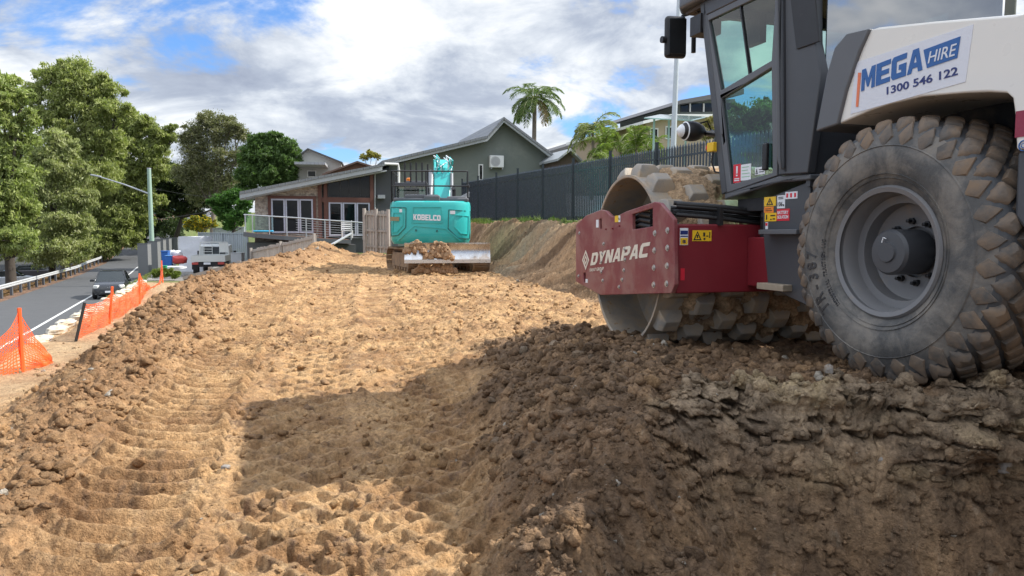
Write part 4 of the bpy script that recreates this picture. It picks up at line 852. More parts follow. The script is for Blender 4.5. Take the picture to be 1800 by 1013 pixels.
# undercarriage: yawed a little to the right
U = frame((.13, 1.25, 0), R_(17)); ub = MB(U); ub.bx((-.6, -1.0, .38), (.6, 1.0, .78)); ub.lathe([(.62, .78), (.62, zb + .02)], (0, 0, 0), 'z', 28); ub.build('undercarriage', M_shoe, ex, None, .03)
for sx in (-1, 1):
    x0 = sx * .99; tf = MB(U); tf.prism([(-1.15, .18), (1.15, .18), (1.15, .5), (.9, .62), (-.9, .62), (-1.15, .5)], 'x', x0 - .16, x0 + .16)
    to = tf.build('track_frame', M_shoe, ex, None, .03)
    L_, r_ = 1.22, .36; per = 2 * 2 * L_ + 2 * math.pi * r_; ns = 46; sh = MB(U)
    for k in range(ns):
        s_ = per * k / ns
        if s_ < 2 * L_: y, z, an = -L_ + s_, .74, 0
        elif s_ < 2 * L_ + math.pi * r_: q = (s_ - 2 * L_) / r_; y, z, an = L_ + r_ * math.sin(q), .38 + r_ * math.cos(q), -q
        elif s_ < 4 * L_ + math.pi * r_: y, z, an = L_ - (s_ - 2 * L_ - math.pi * r_), .02, math.pi
        else: q = (s_ - 4 * L_ - math.pi * r_) / r_; y, z, an = -L_ - r_ * math.sin(q), .38 - r_ * math.cos(q), math.pi - q
        R3 = Matrix.Rotation(an, 3, 'X'); c = Vector((x0, y, z)); sh.box(c, (.52, .14, .03), R3)
        for o_ in (-.045, .0, .045): sh.box(c + R3 @ Vector((0, o_, .025)), (.5, .012, .03), R3)
        sh.box(c - R3 @ Vector((0, 0, .05)), (.16, .12, .07), R3)
    sh.build('track', M_shoe, to)
    ro_ = MB(U)
    for y in (-L_, L_): ro_.lathe([(.001, x0 - .1), (.30, x0 - .1), (.30, x0 + .1), (.001, x0 + .1)], (0, y, .38), 'x', 22)
    for y in np.linspace(-.9, .9, 6): ro_.lathe([(.001, x0 - .14), (.11, x0 - .14), (.11, x0 + .14), (.001, x0 + .14)], (0, y, .16), 'x', 14)
    ro_.build('rollers', M_shoe, to, 40)
bl = MB(); Mb = frame((ec.x, YE, ZE), R_(4))
b0, b1_ = E(711, 461, -1.25), E(862, 461, -1.05); zt0 = E(711, 427, -1.2).z; za, zb2 = b0.z, zt0
prof = [(0, za), (-.06, za), (-.02, za + .12), (.07, (za + zb2) / 2), (.03, zb2 - .06), (-.03, zb2), (.03, zb2), (.10, zb2 - .1), (.14, (za + zb2) / 2), (.10, za + .1)]
vs = []; fs = []
for (x, y0) in ((b0.x, -1.25), (b1_.x, -1.0)):
    vs += [(x, y0 + p[0], p[1]) for p in prof]
n = len(prof); fs = [(j, (j + 1) % n, n + (j + 1) % n, n + j) for j in range(n)] + [tuple(range(n)), tuple(range(n, 2 * n))]
bl.add(vs, fs); bo3 = bl.build('blade', M_blade, ex, 50)
ce = MB(); ce.bar((b0.x, -1.33, za + .02), (b1_.x, -1.08, za + .02), .06, .10); ce.build('cutting_edge', pm('bright edge', (.62, .62, .60), .3, .6), bo3)
md_ = MB(); md_.bar((b0.x + .9, -1.05, za + .3), (.1, .4, .45), .5, .2); md_.build('blade_arm', M_shoe, ex, None, .03)
# soil held on the blade
rng_ = np.random.default_rng(5)
def heap(name, M, cx, cy, sx, sy, h, parent, seed, col=(.36, .235, .14), n=70, z0=0.0, label=None, cat=None):
    u, v = np.meshgrid(np.linspace(-1, 1, n), np.linspace(-1, 1, n), indexing='ij'); rr_ = np.hypot(u, v); 
    hgt = h * np.clip(1 - rr_ ** 2 * (1 + .4 * fbm(u * 2, v * 2, 3, seed)), 0, 1) ** .8 * (1 + .45 * fbm(u * 3, v * 3, 4, seed + 1)) + h * .12 * lum(u * 9, v * 9, seed + 2) * (rr_ < 1)
    x = cx + u * sx; y = cy + v * sy; V = np.stack([x, y, z0 + hgt - .02], -1).reshape(-1, 3)
    i = (np.arange(n - 1)[:, None] * n + np.arange(n - 1)[None]).ravel(); k = (rr_ < 1.02).ravel(); F = np.stack([i, i + n, i + n + 1, i + 1], 1); F = F[k[F].all(1)]
    cc = np.clip(np.array([col]) * (1 + .5 * fbm(x * 5, y * 5, 3, seed + 4).reshape(-1, 1)), .02, .9)
    Mn = np.array(M); V = V @ Mn[:3, :3].T + Mn[:3, 3]
    o = np_mesh(name, V, F, M_soil, cc); o.parent = parent; return o
M_clay = pm('clay soil', (.33, .21, .12), .95, 0, .35, 6, .02, 30)
def pile(name, cx, cz, wx, wz, y0, n, seed):
    r = random.Random(seed); m = MB()
    for _ in range(n):
        fx = r.uniform(-1, 1); fz = r.uniform(0, 1) * (1 - abs(fx) ** 2) ; c = Vector((cx + fx * wx, y0 + .25 * (fx * wx) * 0 + r.uniform(-.03, .03) + .08 * fz, cz + fz * wz)); q = r.uniform(.035, .09)
        vs = [c + Vector((0, 0, q))]
        for ph in (.9, 1.9, 2.6):
            for k in range(7): a = 2 * math.pi * k / 7; t = q * r.uniform(.65, 1.25); vs.append(c + Vector((t * math.sin(ph) * math.cos(a), t * math.sin(ph) * math.sin(a), t * math.cos(ph))))
        m.add(vs, [(0, 1 + k, 1 + (k + 1) % 7) for k in range(7)] + [(1 + l * 7 + k, 8 + l * 7 + k, 8 + l * 7 + (k + 1) % 7, 1 + l * 7 + (k + 1) % 7) for l in range(2) for k in range(7)] + [tuple(15 + k for k in range(7))])
    return m.build(name, M_clay, ex, 30)
xq = b0.x + .95; yq = -1.2; o = pile('soil_on_blade', xq, za + .1, .4, .45, yq, 110, 3); o['kind'] = 'stuff'
xq = b0.x + .3; o = pile('soil_on_blade', xq, za + .3, .28, .28, yq - .02, 50, 4); o['kind'] = 'stuff'
xq = b0.x + .85; o = pile('soil_under_blade', xq, .1, .6, .4, yq + .15, 120, 5); o['kind'] = 'stuff'
# ---------------------------------------------------------------- road and street furniture
def striproad(name, f0, f1, dz, mat, y0=0, y1=190, n=200):
    ys = np.linspace(y0, y1, n); a = f0(ys); b = f1(ys); z = road_z(ys) + dz
    vs = [(a[i], ys[i], z[i]) for i in range(n)] + [(b[i], ys[i], z[i]) for i in range(n)]
    m = MB(); m.add(vs, [(i, i + 1, n + i + 1, n + i) for i in range(n - 1)]); return tag(m.build(name, mat, None, None, recalc=False), kind='structure')
M_asph = pm('asphalt', (.075, .077, .08), .85, 0, .16, 1.2, .004, 120, (.14, .13, .12), .25, .5)
striproad('road', lambda y: road_far(y), lambda y: road_edge(y), 0.0, M_asph)
M_line = pm('road paint', (.62, .62, .6), .6, 0, .1, 5, 0, 10, (.2, .2, .2), .25, 6)
striproad('road_edge_line', lambda y: road_line(y), lambda y: road_line(y) + .14, .004, M_line)
striproad('road_centre_line', lambda y: road_far(y) - 8.0, lambda y: road_far(y) - 7.85, -.69, M_line, 20, 100)
g_ = empty('guardrail', (float(road_far(40)) - .6, 40, -2.1), 0, 'long steel guardrail running along the far side of the road', 'guardrail')
def gpt(y, z): return (float(road_far(y)) - .6 - g_.location.x, y - 40, float(road_z(y)) + z + 2.1)
m = MB(); ys = np.linspace(14, 105, 80)
prof = [(0, .48), (.05, .52), (.05, .57), (0, .61), (.05, .65), (.05, .70), (0, .74), (-.01, .74), (-.01, .48)]
vs = []; 
for y in ys:
    b = gpt(y, 0); vs += [(b[0] + p[0], b[1], b[2] + p[1]) for p in prof]
k = len(prof); m.add(vs, [(i * k + j, i * k + (j + 1) % k, (i + 1) * k + (j + 1) % k, (i + 1) * k + j) for i in range(len(ys) - 1) for j in range(k)]); m.build('rail', pm('weathered galvanised rail', (.55, .56, .56), .5, .3, .15, 2), g_)
y = 14.5
while y < 104:
    b = gpt(y, 0); m = MB(); m.bx((b[0] - .16, y - 40 - .05, b[2] - .1), (b[0] - .02, y - 40 + .05, b[2] + .72)); m.build('post', M_mgrey, g_); y += 2.3
# power pole
M_pole = pm('pale green pole', (.27, .38, .31), .7, .0, .12, 2, .001, 40)
pb, pt = onY(268, 446, 52), onY(263, 297, 52); pp = empty('power_pole', (pb.x, 52, -1.4), 0, 'pale green power pole with a long lamp arm beside the road', 'power pole')
h = pt.z + 1.4; m = MB(); m.tube([(0, 0, 0), (-.04, 0, h)], [.17, .13], 14); m.build('pole', M_pole, pp, 40)
m = MB(); m.tube([(-.04, 0, h - .02), (-.04, 0, h + .06)], .14, 14); m.build('cap', M_gal, pp, 40)
a1 = onY(262, 341, 52) - Vector((pb.x, 52, -1.4)); a2 = onY(175, 311, 52) - Vector((pb.x, 52, -1.4)); a3 = onY(162, 308, 52) - Vector((pb.x, 52, -1.4))
m = MB(); m.tube([a1, a1.lerp(a2, .5) + Vector((0, 0, .06)), a2], [.06, .05, .04], 8); m.box(a1 + Vector((.1, 0, -.1)), (.12, .12, .7)); m.build('lamp_arm', M_gal, pp, 40)
m = MB(); m.bar(a2 + Vector((.1, 0, 0)), a3 + Vector((-.1, 0, .02)), .2, .12); m.build('lamp_head', M_gal, pp, None, .04, 3)
m = MB()
for zz_ in (.55, .85):
    A_ = Vector((-.04, 0, h * zz_ - .2)); B_ = onY(420, 343 + (8 if zz_ < .7 else 0), 70) - Vector((pb.x, 52, -1.4)); C_ = (A_ + B_) / 2 + Vector((0, 0, -.35)); m.tube([A_, A_.lerp(C_, .55) + Vector((0, 0, -.05)), C_, C_.lerp(B_, .5), B_], .012, 5)
m.build('wire', M_black, pp)
# metal light pole on the right behind the fence
a, b = onY(1180, 268, 30), onY(1196, -60, 30)
lp = empty('light_pole', (a.x, 30, 1.9), 0, 'tall thin galvanised light pole behind the black fence', 'light pole'); m = MB(); m.tube([(0, 0, 0), (b.x - a.x, 0, b.z - 1.9), (b.x - a.x - .03, 0, b.z + 1.0)], [.13, .075, .07], 12); m.build('pole', pm('pale steel pole', (.52, .55, .57), .4, .4), lp, 40)
m = MB(); m.bar((b.x - a.x + .1, 0, b.z + 1.0), (b.x - a.x - .9, 0, b.z + 1.1), .25, .12); m.build('lamp_head', M_gal, lp, None, .04)
a = onY(1772, -4, 9.5); m = MB(); m.tube([(0, 0, 0), (0, 0, a.z + 1.5)], [.1, .08], 12)
a0 = onY(1769, 25, 9.5); pz_ = empty('timber_pole', (a0.x + .0, 9.5, .6), 0, 'slim grey pole rising behind the white hood of the roller', 'pole')
m = MB(); m.tube([(0, 0, 0), (.08, 0, a0.z + 2.0)], [.075, .055], 12); m.build('pole', pm('weathered pole', (.12, .13, .11), .8), pz_, 40)
# ---------------------------------------------------------------- black picket fence
M_fen = pm('navy black fence steel', (.022, .03, .042), .25, .0, .1, 4, .0002, 100, (.08, .09, .1), .12, 3)
M_fp = pm('fence post steel', (.018, .028, .034), .4, 0, .1)
fy0, fy1 = 7.0, 34.6; nb_ = 12; fo = empty('picket_fence', (fence_x(fy0), fy0, fence_z(fy0)), 0, 'tall black steel picket fence along the top of the earth cutting', 'fence'); O = Vector(fo.location)
FH = 1.82
def fpt(y): return Vector((float(fence_x(y)), y, float(fence_z(y)))) - O
for i in range(nb_):
    ya, yb2 = fy0 + (fy1 - fy0) * i / nb_, fy0 + (fy1 - fy0) * (i + 1) / nb_; A, B = fpt(ya), fpt(yb2); d = (B - A); L = d.length; ang = math.atan2(d.y, d.x); Rz = Matrix.Rotation(ang, 3, 'Z'); m = MB()
    n = int(L / .115)
    for j in range(1, n):
        p = A.lerp(B, j / n); w_ = .058
        m.box(p + Vector((0, 0, FH / 2 - .02)), (w_, .026, FH - .12), Rz)
        q = p + Vector((0, 0, FH - .08)); c_ = [q + Rz @ Vector((sx * w_ / 2, sy * .013, 0)) for sx, sy in ((-1, -1), (1, -1), (1, 1), (-1, 1))]; m.add(c_ + [q + Vector((0, 0, .075))], [(0, 1, 4), (1, 2, 4), (2, 3, 4), (3, 0, 4)])
    m.bar(A + Vector((0, 0, FH - .28)), B + Vector((0, 0, FH - .28)), .03, .045); m.bar(A + Vector((0, 0, .14)), B + Vector((0, 0, .14)), .03, .045); m.build('picket_panel', M_fen, fo)
for i in range(nb_ + 1):
    y = fy0 + (fy1 - fy0) * i / nb_; A = fpt(y); m = MB(); m.box(A + Vector((0, 0, FH / 2)), (.075, .075, FH + .22)); m.box(A + Vector((0, 0, FH + .12)), (.09, .09, .03)); m.build('post', M_fp, fo)
# ---------------------------------------------------------------- house behind the excavator
O0 = onY(560, 412, 42); HZ = .45; HA = R_(17)
Mh = frame((O0.x, 42, 0), HA); ho = empty('house', (O0.x, 42, 0), HA, 'grey rendered house with stone cladding and wide glass doors behind the excavator', 'house')
def H(px, py, y=0.0): return onpl(Mh, px, py, 1, y)
def HL(pts, y=0.0): return [(H(a, b, y).x, H(a, b, y).z) for a, b in pts]
def stone():
    m = newmat('stacked stone'); t = N('ShaderNodeTexCoord').outputs['Object']; mp = N('ShaderNodeMapping'); LK(t, mp.inputs[0]); mp.inputs['Rotation'].default_value = (R_(90), 0, 0)
    b = N('ShaderNodeTexBrick'); LK(mp.outputs[0], b.inputs[0]); b.inputs['Scale'].default_value = 1; b.inputs['Brick Width'].default_value = .34; b.inputs['Row Height'].default_value = .085; b.inputs['Mortar Size'].default_value = .006
    b.inputs['Color1'].default_value = (.62, .54, .45, 1); b.inputs['Color2'].default_value = (.30, .24, .20, 1); b.inputs['Mortar'].default_value = (.12, .1, .08, 1)
    c = mixc(noise(t, 9, 5, .6), b.outputs[0], (.50, .44, .37)); c = mixc(ramp(noise(t, 5, 4, .6, 0, (2, 2, 2)), [(.45, 0), (.62, .8)]), c, (.2, .16, .14)); finish(c, .85, 0, b.outputs['Fac'], -.02); return m
def ribbed(name, col, ax=0, per=.2, rough=.5, var=.1, rot=0.0):
    m = newmat(name); t = N('ShaderNodeTexCoord').outputs['Object']; s_ = N('ShaderNodeSeparateXYZ'); LK(t, s_.inputs[0])
    w_ = mth('FRACT', mth('DIVIDE', s_.outputs[ax], per)); hgt = ramp(w_, [(0, 0), (.1, 1), (.2, 0)]); c = mixc(noise(t, 3, 4, .6), [x * (1 - var) for x in col], [x * (1 + var) for x in col]); finish(c, rough, 0, hgt, .03); return m
M_stone = stone(); M_rend = pm('grey render', (.165, .185, .165), .85, 0, .12, .8, .004, 40, (.24, .25, .22), .3, .5); M_rend2 = pm('charcoal render', (.075, .08, .085), .8, 0, .1, 1)
M_fas = pm('light grey fascia', (.36, .38, .39), .5, 0, .06); M_roof = ribbed('grey roof sheeting', (.15, .16, .17), 0, .35); M_wood = pm('red brown timber', (.105, .04, .027), .6, 0, .2, 6)
M_alu = pm('pale aluminium frame', (.42, .44, .52), .4, .2, .04); M_wht = pm('white paint', (.75, .75, .73), .5, 0, .04); M_deck = pm('deck boards', (.25, .12, .07), .7, 0, .2, 8)
wa = MB(); wa.prism(HL([(448, 470), (448, 343), (566, 315), (566, 470)]), 'y', 0, 6); wa.build('stone_wall', M_stone, ho)
wa = MB(); wa.prism(HL([(566.2, 470), (566.2, 320), (672, 297), (700, 300), (700, 470)]), 'y', .12, 6); wa.build('entry_wall', M_rend2, ho)
gw = [(684, 470), (684, 292), (856, 246), (886, 213), (992, 292), (1000, 470)]; wa = MB(); wa.prism(HL(gw, .3), 'y', .3, 11); wa.build('gable_wall', M_rend, ho)
def band(pts, wpx, y0, y1, name, mat, up_=0):
    P_ = HL(pts, y0); m = MB(); k = len(P_); w_ = wpx / 1300 * 44
    lo_ = [(x, z - w_) for x, z in P_]; m.prism([P_ + lo_[::-1]], 'y', y0, y1); return m.build(name, mat, ho)
band([(421, 338), (672, 289)], 10, -.9, -.75, 'fascia', M_fas); band([(421, 337), (672, 288)], 4, -.95, 7, 'roof', M_roof)
band([(422, 349), (680, 299)], 2, -.74, .2, 'eave_lining', M_fas)
band([(672, 284), (857, 240), (886, 207), (994, 289)], 8, -.35, -.2, 'fascia', M_fas)
band([(672, 282.5), (857, 238.5), (886, 205.5), (995, 287.5)], 4.5, -.42, 11.3, 'roof', M_roof)
gt = MB(); gt.tube([H(676, 288, -.5), H(700, 289, -.5), H(701, 298, -.5), H(701, 322, -.5)], .07, 8); gt.build('downpipe', M_wht, ho, 40)
gt = MB(); gt.tube([H(659, 300, -.02), H(659, 412, -.02)], .05, 8); gt.build('downpipe', M_fas, ho, 40)
def doors(x0, x1, y0, y1, name, surround=True):
    q = HL([(x0, y0), (x1, y0), (x1, y1), (x0, y1)]); X0, X1 = q[0][0], q[1][0]; Z0, Z1 = (q[3][1] + q[2][1]) / 2, (q[0][1] + q[1][1]) / 2; m = MB(); yy = -.10
    n = 3; w_ = (X1 - X0) / n; fw = .085
    for i in range(n):
        a = X0 + w_ * i + .01; b = a + w_ - .02
        m.bx((a, yy, Z0), (a + fw, yy + .05, Z1)); m.bx((b - fw, yy, Z0), (b, yy + .05, Z1)); m.bx((a + fw, yy, Z1 - fw), (b - fw, yy + .05, Z1)); m.bx((a + fw, yy, Z0), (b - fw, yy + .05, Z0 + fw * 1.2))
    f = m.build(name, M_alu, ho)
    MB().bx((X0 + .02, yy + .02, Z0), (X1 - .02, yy + .028, Z1)).build('pane', M_wglass, f)
    # thin dark panel; the unlit room's dimness is put into its colour
    MB().bx((X0, .10 - .12 + .0, Z0), (X1, -.003, Z1)).build('dim_room_panel', pm('dim room', (.02, .018, .017), .9, 0, .6, 3), f)
    if surround:
        s_ = MB(); t_ = .16; s_.bx((X0 - t_, -.12, Z0 - .05), (X0 - .002, -.002, Z1 + t_)); s_.bx((X1 + .002, -.12, Z0 - .05), (X1 + t_, -.002, Z1 + t_)); s_.bx((X0 - .002, -.12, Z1 + .002), (X1 + .002, -.002, Z1 + t_)); s_.build('door_surround', M_wood, f)
    return (X0, X1, Z0, Z1)
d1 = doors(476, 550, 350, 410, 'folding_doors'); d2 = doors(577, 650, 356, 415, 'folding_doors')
m = MB()
for px in (563, 573, 654): a = H(px, 400); m.bx((a.x - .1, -.14, .6), (a.x + .1, .1, H(px, 316 - (px - 566) * .19).z))
a, b = H(566, 352), H(654, 352); m.bx((a.x, -.13, a.z - .12), (b.x, .1, a.z + .16)); m.build('timber_posts', M_wood, ho)
m = MB(); m.prism(HL([(577, 318), (650, 303), (650, 346), (577, 346)], -.03), 'y', -.04, -.03); up2 = m.build('upper_window', M_wglass, ho)
m = MB(); a = H(613, 330)
for px in (577, 598, 613, 633, 650): q = H(px, 346); m.bx((q.x - .03, -.07, q.z), (q.x + .03, -.041, H(px, 318 - (px - 577) * .2).z))
a = H(577, 346); b = H(650, 346); m.bx((a.x - .03, -.07, a.z - .03), (b.x + .03, -.041, a.z + .02)); m.build('frame', M_black, up2)
ac = empty('air_conditioner', Mh @ Vector((H(871, 285, .3).x, .3, H(871, 285, .3).z)), HA, 'white air conditioner unit on the grey gable wall', 'air conditioner')
m = MB(); m.bx((-.43, -.36, -.36), (.43, -.02, .36)); ab = m.build('casing', M_wht, ac, None, .03)
m = MB(); m.lathe([(.26, -.362), (.28, -.37), (.3, -.362)], (-.1, 0, 0), 'y', 28); m.lathe([(.001, -.366), (.25, -.366)], (-.1, 0, 0), 'y', 28); m.build('fan_grille', pm('grille', (.4, .4, .4), .6), ac, 40)
for x in (-.35, .35): MB().bx((x - .02, -.36, -.46), (x + .02, -.0, -.37)).build('bracket', M_gal, ac)
q = HL([(841, 289), (849, 289), (849, 317), (841, 317)], .3); m = MB(); m.bx((q[0][0], .26, q[2][1]), (q[1][0], .295, q[0][1])); nw = m.build('narrow_window', M_wht, ho); MB().bx((q[0][0] + .06, .25, q[2][1] + .06), (q[1][0] - .06, .258, q[0][1] - .06)).build('pane', M_wglass, nw)
m = MB(); q = H(652, 310); a = H(669, 345, .1); m.bx((a.x - .2, -.4, a.z - .15), (a.x + .2, .1, a.z + .05)); m.build('planter_box', M_fas, ho)
# deck with rail
dk = empty('deck', Mh @ Vector((0, 0, 0)), HA, 'timber deck with a pale metal railing in front of the stone wall', 'deck')
yd = -2.6; pts = [(427, 408), (450, 411), (500, 415), (560, 419), (617, 422)]; P_ = [H(a, b, yd) for a, b in pts]; m = MB()
yo = [.6, .25, .05, 0, 0]
lo_ = [(p.x, yd + o) for p, o in zip(P_, yo)]
vs = []; 
for (p, o) in zip(P_, yo): vs += [(p.x, yd + o, p.z), (p.x, -.005, p.z + .02), (p.x, -.005, p.z - .25), (p.x, yd + o, p.z - .22)]
k = len(P_); m.add(vs, [(i * 4 + j, (i + 1) * 4 + j, (i + 1) * 4 + (j + 1) % 4, i * 4 + (j + 1) % 4) for i in range(k - 1) for j in range(4)] + [(0, 1, 2, 3), (4 * k - 4, 4 * k - 3, 4 * k - 2, 4 * k - 1)]); m.build('floor', M_deck, dk)
m = MB()
for i in range(k - 1): m.bar((P_[i].x, yd + yo[i] - .03, P_[i].z - .10), (P_[i + 1].x, yd + yo[i + 1] - .03, P_[i + 1].z - .10), .05, .22)
m.build('edge_board', M_mgrey, dk)
m = MB(); m.bx((P_[0].x + .15, yd + .7, -.9), (P_[2].x, -.1, P_[2].z - .35)); m.bx((P_[2].x + .002, yd + .5, -.5), (P_[4].x + .3, -.1, P_[4].z - .25)); m.build('base_wall', M_rend2, dk)
tops = [(428, 377), (470, 380), (520, 383), (570, 387), (617, 390), (640, 392)]; T_ = [H(a, b, yd) for a, b in tops]; m = MB()
m.tube([(t.x, yd + float(np.interp(t.x, [P_[0].x, P_[1].x, P_[2].x, P_[3].x], [.6, .25, .05, 0])), t.z) for t in T_], .035, 8); m.tube([(T_[0].x, yd + .6, T_[0].z), (T_[0].x, -.1, T_[0].z)], .035, 8); m.build('top_rail', M_gal, dk, 40)
for px in (430, 443, 473, 504, 538, 571, 617, 638):
    t = H(px, 377 + (px - 428) * .075, yd); o = float(np.interp(t.x, [P_[0].x, P_[1].x, P_[2].x, P_[3].x], [.6, .25, .05, 0])); zb_ = float(np.interp(t.x, [p.x for p in P_], [p.z for p in P_])); MB().bx((t.x - .03, yd + o - .03, zb_), (t.x + .03, yd + o + .03, t.z)).build('rail_post', M_gal, dk)
m = MB()
for f in np.linspace(.12, .88, 7):
    path = []
    for t in T_[2:]:
        zb_ = float(np.interp(t.x, [p.x for p in P_], [p.z for p in P_])); path.append((t.x, yd, zb_ + (t.z - zb_) * f))
    m.tube(path, .008, 5)
m.build('wire_infill', M_gal, dk)
m = MB(); 
m.bx((P_[0].x + .05, yd + .62, P_[0].z + .08), (P_[0].x + 1.5, yd + .63, P_[0].z + .85)); m.build('glass_panel', M_cglass, dk)
m = MB(); m.bx((P_[0].x + .4, yd + .8, P_[0].z + .0), (P_[0].x + 1.5, -1.0, P_[0].z + .09)); o = m.build('paddling_pool', pm('pool blue', (.04, .4, .7), .3), None, None, .04); o.matrix_world = Mh; tag(o, 'bright blue shallow pool on the deck corner', 'pool')
# stuff standing on the deck by the second doors
ch_ = empty('patio_chair', Mh @ Vector((H(610, 400, -1.2).x, -1.2, P_[3].z)), HA, 'white slatted chair on the deck by the right doors', 'chair')
m = MB(); m.bx((-.3, -.3, .38), (.3, .3, .44)); m.build('seat', M_wht, ch_)
for i in range(4): MB().bx((-.3 + (i % 2) * .55, -.3 + (i // 2) * .55, 0), (-.25 + (i % 2) * .55, -.25 + (i // 2) * .55, .38)).build('leg', M_wht, ch_)
m = MB(); 
for i in range(4): m.bx((-.3, .27, .5 + i * .12), (.3, .3, .57 + i * .12))
m.bx((-.3, .3, .44), (-.26, .33, .98)); m.bx((.26, .3, .44), (.3, .33, .98)); m.build('backrest', M_wht, ch_)
# ---------------------------------------------------------------- timber fences
M_pal = pm('weathered paling', (.33, .30, .27), .85, 0, .25, 6, .004, 30, (.2, .18, .15), .35, 3)
def palings(name, label, a, b, za, zb_, h, d0=.1, rails=2, group=None):
    a, b = Vector(a), Vector(b); e = empty(name, (a.x, a.y, za), 0, label, 'fence', group); A = Vector((0, 0, 0)); B = Vector((b.x - a.x, b.y - a.y, zb_ - za)); L = B.length; Rz = Matrix.Rotation(math.atan2(B.y, B.x), 3, 'Z'); m = MB(); n = int(L / (d0 + .02)); rg = random.Random(hash(name) % 100 + n)
    for i in range(n + 1):
        p = A.lerp(B, i / n); hh = h * rg.uniform(.97, 1.02); m.box(p + Vector((0, 0, hh / 2)) + Rz @ Vector((0, rg.uniform(0, .01), 0)), (d0 * rg.uniform(.9, 1.0), .02, hh), Rz)
    m.build('palings', M_pal, e)
    for r_ in range(rails):
        z = h * (.14 + .76 * r_ / max(1, rails - 1)); o_ = Rz @ Vector((0, -.04, 0)); MB().bar(A + o_ + Vector((0, 0, z)), B + o_ + Vector((0, 0, z)), .04, .09).build('rail', M_pal, e)
    for t in (0, .5, 1):
        p = A.lerp(B, t) + Rz @ Vector((0, -.08, 0)); MB().box(p + Vector((0, 0, h / 2)), (.1, .1, h + .12), Rz).build('post', M_pal, e)
    return e
a, b = onY(444, 437, 36), onY(555, 414, 31.8); palings('paling_fence', 'leaning grey picket fence running down from the deck beside the berm', a, b, a.z - 1.15, b.z - 1.1, 1.12)
a, b = onY(642, 369, 31), onY(684, 371, 30.6); palings('board_fence', 'short tall panel of grey boards left of the teal excavator', a, b, a.z - 1.75, b.z - 1.75, 1.75, .13, 3)
m = MB(); A_, B_ = onY(322, 489, 35.5), onY(441, 459, 35); e = empty('rail_fence', (A_.x, A_.y, A_.z - .6), 0, 'low pale post and rail fence with black sheeting between driveway and berm', 'fence'); O = Vector(e.location)
MB().bar(A_ - O, B_ - O, .09, .16).build('rail', M_pal, e)
for px, py in ((371, 474), (421, 463)): p = onY(px, py, 35.2) - O; MB().bx((p.x - .09, p.y - .12, p.z - 1.1), (p.x + .09, p.y - .055, p.z + .12)).build('post', M_pal, e)
vs = [A_ - O + Vector((0, .06, -.06)), B_ - O + Vector((0, .06, -.06)), B_ - O + Vector((0, .1, -1.0)), A_ - O + Vector((0, .1, -.9))]; MB().add(vs + [v + Vector((0, .02, 0)) for v in vs], [(0, 1, 2, 3), (7, 6, 5, 4), (0, 4, 5, 1), (2, 6, 7, 3)]).build('black_sheeting', M_black, e)
a, b = onY(561, 443, 33), onY(617, 411, 38); m = MB(); m.tube([(0, 0, 0), b - a], .06, 8); o = m.build('steel_prop', M_gal, None, 40); o.location = a; tag(o, 'sloping steel prop leaning up to the deck corner', 'prop')
M_cb = ribbed('pale grey fence sheeting', (.36, .40, .42), 0, .2)
def sheetf(name, label, a, b, h, mat=M_cb):
    a, b = Vector(a), Vector(b); e = empty(name, a, 0, label, 'fence', 'sheet metal fences round the driveway'); B = b - a; n = max(2, int(B.length / 2.4)); Rz = Matrix.Rotation(math.atan2(B.y, B.x), 3, 'Z'); m = MB()
    k = int(B.length / .1)
    for i in range(k): p = B * ((i + .5) / k); m.box(p + Vector((0, 0, -h / 2)) + Rz @ Vector((0, .02 * (i % 2), 0)), (.098, .012, h), Rz)
    m.build('sheeting', mat, e)
    for i in range(n + 1): MB().box(B * (i / n) + Vector((0, 0, -h / 2)) + Rz @ Vector((0, -.05, 0)), (.06, .06, h + .04), Rz).build('post', mat, e)
    MB().bar(Vector((0, -.03, -.02)), B + Vector((0, -.03, -.02)), .06, .06).build('top_rail', mat, e)
sheetf('sheet_fence', 'long pale grey sheet metal fence behind the ute', onY(350, 409, 50), onY(436, 410, 47), 2.1)
sheetf('sheet_fence', 'upper pale sheet metal fence on the slope behind the longer one', onY(376, 401, 58), onY(430, 399, 56), 1.6)
sheetf('sheet_fence', 'dark sheet metal fence panel between the pillars and the white wrapped load', onY(294, 418, 60), onY(313, 418, 59), 2.2, ribbed('dark sheeting', (.12, .13, .13), 0, .2))
# pillars along the street boundary
M_pil = pm('grey rendered pillar', (.17, .175, .175), .8, 0, .06, 1.5); 
for i, (x0, x1, yt, d) in enumerate(((244, 262, 429, 46), (262, 279, 425, 50), (275, 289, 422, 54), (286, 299, 420, 58))):
    a, b = onY(x0, yt, d), onY(x1, yt, d); zb_ = gz(a.x, d) - .05; w_ = b.x - a.x
    lab = ['nearest and widest grey pillar beside the road', 'second grey pillar from the camera beside the road', 'third grey pillar from the camera, behind the blue bins', 'farthest grey pillar, next to the dark sheet fence'][i]
    e = empty('boundary_pillar', ((a.x + b.x) / 2, d, zb_), 0, lab, 'pillar', 'grey pillars along the street boundary'); h = a.z - zb_; MB().bx((-w_ / 2, -.2, 0), (w_ / 2, .25, h)).build('shaft', M_pil, e, None, .01); MB().bx((-w_ / 2 - .015, -.215, h), (w_ / 2 + .015, .265, h + .04)).build('cap', M_mgrey, e)
